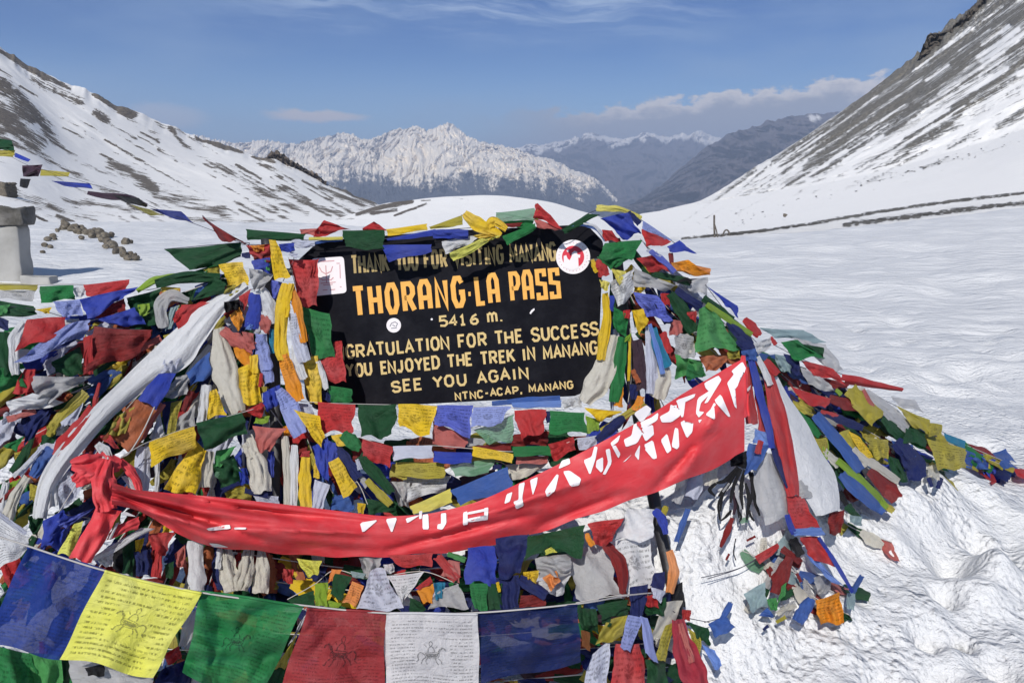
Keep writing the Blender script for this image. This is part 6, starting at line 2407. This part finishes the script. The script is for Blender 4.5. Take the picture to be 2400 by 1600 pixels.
from_text('''
@ B
r BN knot 130,210,190,90 1110 1130 960 1120 800 1130 650 1130 z=13 a=.14
r BN knot 90,150,130 960 1180 800 1230 680 1290 z=13 a=.16
r BN knot 120,200,230,220 1000 1080 960 1220 950 1380 980 1560 z=15 a=.16
r BN knot 60,90,80,50 1100 1090 1190 1180 1260 1290 1285 1400 z=12
r W knot 60,110,90 890 940 960 1010 1000 1090 z=13
q W knot 1115 1240 1190 1225 1300 1370 1180 1350 z=11
q W knot 1065 1430 1105 1420 1110 1450 1075 1460 z=17.5 a=.02
@ C
q BN tail 885 -40 1120 -20 830 445 650 420 z=15 a=.10
q BN tail 1060 120 1280 40 1255 150 960 265 z=13 a=.08
q W tail 1065 100 1095 90 1020 250 990 250 z=14.5 a=.02
@ K
r BN tail 40,120,150 950 130 935 360 925 690 z=23 a=.2
q W tail 985 430 1020 400 1010 440 990 455 z=25 a=.02
''', bparts)
assemble('red_banner', 'long red cloth banner with white brushed characters, sagging across the heap', 'banner', None, bparts)


# ------------------------------------------------------------------ the near string of large printed flags
def wind_horse(posf, scale=1.0):
    """a small prancing horse with a flaming jewel, as printed lines in flag coordinates"""
    S = [([(.40, .46), (.44, .43), (.52, .44), (.59, .45), (.62, .49), (.59, .53), (.52, .535), (.45, .53), (.41, .50), (.40, .46)], .006), ([(.42, .47), (.60, .49)], .022), ([(.44, .50), (.58, .51)], .016),
         ([(.42, .45), (.38, .39), (.36, .35)], .012), ([(.36, .35), (.32, .37), (.31, .40)], .011), ([(.39, .37), (.42, .42)], .006),
         ([(.43, .52), (.38, .56), (.36, .61), (.34, .60)], .007), ([(.46, .53), (.44, .59), (.41, .63)], .007), ([(.57, .53), (.60, .58), (.58, .64)], .008), ([(.60, .52), (.65, .57), (.67, .63)], .008),
         ([(.62, .48), (.68, .45), (.72, .50), (.71, .57), (.74, .60)], .008), ([(.47, .43), (.48, .38), (.52, .34), (.56, .38), (.57, .43)], .008), ([(.52, .34), (.50, .29), (.53, .26), (.55, .30), (.54, .34)], .006),
         ([(.46, .37), (.43, .33)], .005), ([(.58, .36), (.62, .32)], .005)]
    V, Fc = [], []
    for pts, hw in S:
        pts = catmull(np.column_stack([np.array(pts), np.zeros(len(pts))]), 16)[:, :2]
        pts = (pts - .5) * scale + .5
        L, Rr = strip_poly(pts, hw * scale)
        k = len(V)
        for a, b in zip(L, Rr):
            V += [posf(*a), posf(*b)]
        Fc += [(k + 2 * i, k + 2 * i + 1, k + 2 * i + 3, k + 2 * i + 2) for i in range(len(L) - 1)]
    return V, Fc


INKM = {k: ink_mat('print_ink_' + k, c) for k, c in {'yellow': (0.20, 0.20, 0.05), 'green': (0.008, 0.05, 0.02), 'red': (0.06, 0.01, 0.012), 'white': (0.16, 0.16, 0.16), 'blue': (0.25, 0.3, 0.5)}.items()}
NEAR = [  # colour, corners in pixels, corner depths, ink, amplitude
    ('NB', [(66, 1280), (247, 1338), (153, 1546), (-45, 1505)], [1.74, 1.76, 1.70, 1.68], None, .08, 3),
    ('NY', [(246, 1338), (474, 1390), (358, 1586), (138, 1540)], [1.75, 1.78, 1.70, 1.70], 'yellow', .05, 2),
    ('NG', [(472, 1386), (712, 1418), (600, 1650), (428, 1575)], [1.78, 1.82, 1.76, 1.72], 'green', .10, 3),
    ('NR', [(720, 1424), (906, 1436), (900, 1640), (652, 1640)], [1.82, 1.85, 1.80, 1.78], 'red', .09, 3),
    ('NW', [(905, 1438), (1119, 1436), (1124, 1640), (902, 1640)], [1.85, 1.89, 1.86, 1.82], 'white', .045, 3),
    ('ND', [(1117, 1436), (1354, 1416), (1362, 1552), (1128, 1600)], [1.89, 1.95, 1.92, 1.86], None, .11, 3)]
nparts = []
cpts = np.array([(-40, 1245, 1.72), (66, 1279, 1.74), (247, 1337, 1.76), (474, 1388, 1.78), (712, 1418, 1.82), (906, 1436, 1.85), (1119, 1435, 1.89), (1354, 1414, 1.95), (1460, 1396, 2.12), (1530, 1388, 2.28)])
C = catmull(cpts, 90)
v, fc = tube(at(C[:, 0], C[:, 1], C[:, 2]), 0.0022, 6)
nparts.append(('cord', v, fc, None, CORD, None))
for i, (key, q, dep, ink, amp, prn) in enumerate(NEAR):
    V, uv, F_ = patch(q, n=41, m=41, amp=amp, depth=dep, seed=300 + i)
    nparts.append(('flag', V, F_, uv, cloth_mat(key, prn), None))
    # the hem sewn round the cord
    G = V.reshape(41, 41, 3)
    hem = np.concatenate([tube(G[0] + np.array([0, -0.001, 0]), 0.0032, 6)[0]])
    nparts.append(('hem', hem, tube(G[0], 0.0032, 6)[1], None, cloth_mat(key), None))
    if ink:
        def posf(u, v_, G=G):
            a, b = np.clip(u, 0, .999) * 40, np.clip(v_, 0, .999) * 40
            i0, j0 = int(a), int(b)
            fa, fb = a - i0, b - j0
            p = (G[j0, i0] * (1 - fa) + G[j0, i0 + 1] * fa) * (1 - fb) + (G[j0 + 1, i0] * (1 - fa) + G[j0 + 1, i0 + 1] * fa) * fb
            e = np.array([0, 0, EYE]) - p
            return p + e / np.linalg.norm(e) * 0.0016
        if ink in ('green', 'white'):
            pf0 = posf
            posf = lambda u, v_, pf0=pf0, sk=(0.12 if ink == 'green' else 0.0): pf0(1 - u + sk * (v_ - .5), v_)
        hv, hf = wind_horse(posf, {'red': 0.9, 'green': 0.7, 'white': 0.72}.get(ink, 0.85))
        nparts.append(('printed_horse', hv, hf, None, INKM[ink], None))
near = assemble(PF, 'nearest string of large printed flags: blue, yellow, green, red, white and navy', CT, None, nparts)

# what hangs just behind and under that string
build(PF, 'green, blue and yellow flags hanging behind the nearest string at the bottom edge', CT, None, '''
@ C
c BK -60 1260 560 1350 1640 1300 2300 1330 z=10
q G -60 1230 300 1290 300 1700 -60 1700 z=12 a=.14
q LG 260 1280 570 1330 560 1700 250 1700 z=12 a=.14
q DG 480 1330 640 1360 640 1700 500 1700 z=8 a=.2
q R 1520 1290 1645 1225 1675 1345 1540 1410 z=13 a=.25
q DB 1480 1450 1800 1300 1700 1700 1400 1700 z=9 a=.2
r W w=110,110 1860 1300 1780 1620 z=12
q MB 1895 1320 2160 1325 2260 1440 1900 1410 z=14 a=.06
q OL 1900 1400 2260 1440 2320 1700 1880 1700 z=14 a=.06
@ F
q OL 762 1135 720 1300 655 1440 545 1430 z=11 a=.1
q DG 540 1430 660 1430 640 1700 470 1700 z=10 a=.14
q W 800 1000 880 900 760 1140 690 1230 z=10
''')
build('plastic_sheet', 'white plastic sack with a dark opening under the nearest yellow flag', 'plastic', None, '''
@ C
q GW 630 1340 1420 1330 1400 1720 700 1720 z=14 a=.08 n=19 nm=sack
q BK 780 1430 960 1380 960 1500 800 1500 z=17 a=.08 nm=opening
q GW 1700 950 1815 890 1785 1235 1640 1235 z=13 a=.1 nm=sack
''')

# ------------------------------------------------------------------ things standing on the snow farther off
CONC = rough_mat('weathered_concrete', (0.24, 0.235, 0.22), (0.36, 0.355, 0.34), 1.2, 0.006, 0.9)
SOIL = rough_mat('dirt_crusted_snow', (0.045, 0.042, 0.036), (0.20, 0.19, 0.175), 2.2, 0.02, 0.9, (0.10, 0.095, 0.09))
STONE = rough_mat('fieldstone', (0.07, 0.058, 0.045), (0.22, 0.19, 0.145), 5.0, 0.03, 0.9, (0.08, 0.075, 0.07))


def rough_block(px0, px1, ptop, pbot, d, depth, top_in=0.0, seed=0, amp=0.02, n=12):
    """a masonry block: front face traced in pixels at distance d, real depth behind it"""
    a = at(px0, pbot, d)
    b = at(px1, pbot, d)
    c = at((px0 + px1) / 2, ptop, d)
    w, h = (b - a)[0], c[2] - a[2]
    bm = bmesh.new()
    bmesh.ops.create_cube(bm, size=1)
    bmesh.ops.subdivide_edges(bm, edges=bm.edges[:], cuts=n, use_grid_fill=True)
    for v in bm.verts:
        k = 1 + top_in * (v.co.z + 0.5)
        # round the corners a touch, then weather the faces
        co = Vector((v.co.x * w * k, v.co.y * depth * k, (v.co.z + 0.5) * h))
        nx = float(fbm(np.array([co.x * 4 + co.y * 3.1]), np.array([co.z * 4 + co.y * 2]), 3, seed)[0])
        edge = (abs(v.co.x) > .49) + (abs(v.co.y) > .49) + (abs(v.co.z) > .49)
        co *= 1 - 0.012 * max(0, edge - 1)
        dirn = Vector((v.co.x, v.co.y, 0)).normalized() if abs(v.co.x) + abs(v.co.y) > 0.01 else Vector((0, 0, 1))
        v.co = co + dirn * nx * amp + Vector((0, 0, nx * amp if v.co.z > 0.49 else 0))
    me_v = [tuple(v.co) for v in bm.verts]
    bm.verts.index_update()
    me_f = [tuple(x.index for x in f.verts) for f in bm.faces]
    bm.free()
    return np.array(me_v) + np.array([(a[0] + b[0]) / 2, d + depth / 2, a[2]]), me_f


MD = 13.0
mon = tag(empty('concrete_monument', tuple(at(0, 668, MD + .5))), 'grey weathered concrete block topped with dirt and snow, standing on snow at far left', 'monument')


def mpart(name, VF, mat):
    V, Fc = VF
    return new_obj(name, np.asarray(V) - np.array(mon.location), Fc, mat, mon, None, True)


mpart('block', rough_block(-190, 52, 528, 672, MD, 0.35, 0.03, 3), CONC)
mpart('cap', rough_block(-200, 55, 486, 529, MD - .03, 0.41, -0.03, 5, 0.035), SOIL)
mpart('step', rough_block(50, 118, 648, 672, MD - .1, 0.3, -0.05, 7), CONC)
V, Fc = rough_block(-90, 15, 428, 464, 165.0, 4.0, -0.02, 9, 0.25)
tag(new_obj('stone_hut', V, Fc, STONE), 'small grey stone hut at the foot of the snow slope, cut by the left edge', 'hut')
for i, (sx, sy, sr) in enumerate([(150, 533, 9), (166, 537, 8), (182, 541, 10), (196, 539, 9), (208, 545, 11), (222, 540, 8), (232, 543, 11), (246, 552, 11), (240, 562, 9), (252, 566, 10), (262, 574, 13), (248, 578, 8), (272, 588, 11), (284, 586, 10),
                                  (292, 596, 11), (300, 604, 9), (306, 594, 7), (316, 597, 6), (112, 560, 8), (104, 574, 7), (118, 578, 6), (128, 560, 6), (100, 590, 6), (124, 552, 7), (135, 540, 6)] + [(float(np.interp(k_, [0, .5, 1], [140, 245, 318]) + RNG.normal(0, 9)), float(np.interp(k_, [0, .3, .5, 1], [532, 544, 556, 604]) + RNG.normal(0, 8)), float(RNG.uniform(4, 12))) for k_ in np.linspace(0, 1, 34)]):
    g_ = hit_ground(sx, sy + sr * 0.6)
    dd = g_[1]
    c = at(sx, sy, dd)
    r_ = sr * dd / F
    bm = bmesh.new()
    bmesh.ops.create_icosphere(bm, subdivisions=3, radius=1)
    rot = RNG.uniform(0, 6.28)
    pl = RNG.normal(size=(9, 3))
    pl /= np.linalg.norm(pl, axis=1)[:, None]
    of = RNG.uniform(.62, .92, 9)
    vv = []
    for v in bm.verts:
        p = np.array(v.co)
        s = np.max((pl @ p) / of)
        p = p / max(1.0, s) 
        vv.append(p * np.array([1.15, 1.0, 0.85]) * r_)
    bm.verts.index_update()
    ff = [tuple(x.index for x in f.verts) for f in bm.faces]
    bm.free()
    o = new_obj('stone', vv, ff, STONE, None, None, False)
    o.location = tuple(c)
    o.rotation_euler = (RNG.uniform(-.3, .3), RNG.uniform(-.3, .3), rot)
    tag(o, 'rough brown stone in the tumbled wall on the snow bank right of the concrete monument' if i < 18 or i > 24 else 'small stone scattered beside the concrete monument', 'stone', 'stones of the tumbled wall' if i < 18 or i > 24 else 'stones beside the monument')

WOOD = rough_mat('weathered_pole', (0.05, 0.045, 0.04), (0.14, 0.12, 0.10), 12.0, 0.005, 0.85)
mk = tag(empty('trail_marker', tuple(at(1674, 553, 25))), 'thin braced marker pole standing at the edge of the far track', 'marker pole')
for nm, pts, rad in [('pole', [(1674, 504), (1674, 530), (1675, 556)], 0.03), ('brace', [(1675, 526), (1679, 540), (1682, 556)], 0.02)]:
    V, Fc = post(pts, [25.0, 25.0, 25.0], rad)
    new_obj(nm, np.array(V) - np.array(mk.location), Fc, WOOD, mk)
V, Fc = post([(1694, 552), (1698, 542), (1703, 539), (1708, 543), (1710, 552)], [25, 25, 25, 25, 25], 0.025)
o = new_obj('marker_hoop', V, Fc, WOOD)
tag(o, 'small dark hoop sticking out of the snow beside the marker pole', 'hoop')
g_ = at(1840, 504, 70)
bm = bmesh.new()
bmesh.ops.create_icosphere(bm, subdivisions=2, radius=0.16)
vv = [tuple(np.array(v.co) * np.array([1.2, 1, 1]) * (1 + 0.2 * math.sin(9 * v.co.x + 30 * v.co.z)) + g_) for v in bm.verts]
ff = [tuple(x.index for x in f.verts) for f in bm.faces]
bm.free()
tag(new_obj('boulder', vv, ff, STONE, None, None, False), 'lone dark boulder on the snow slope beyond the marker pole', 'stone')
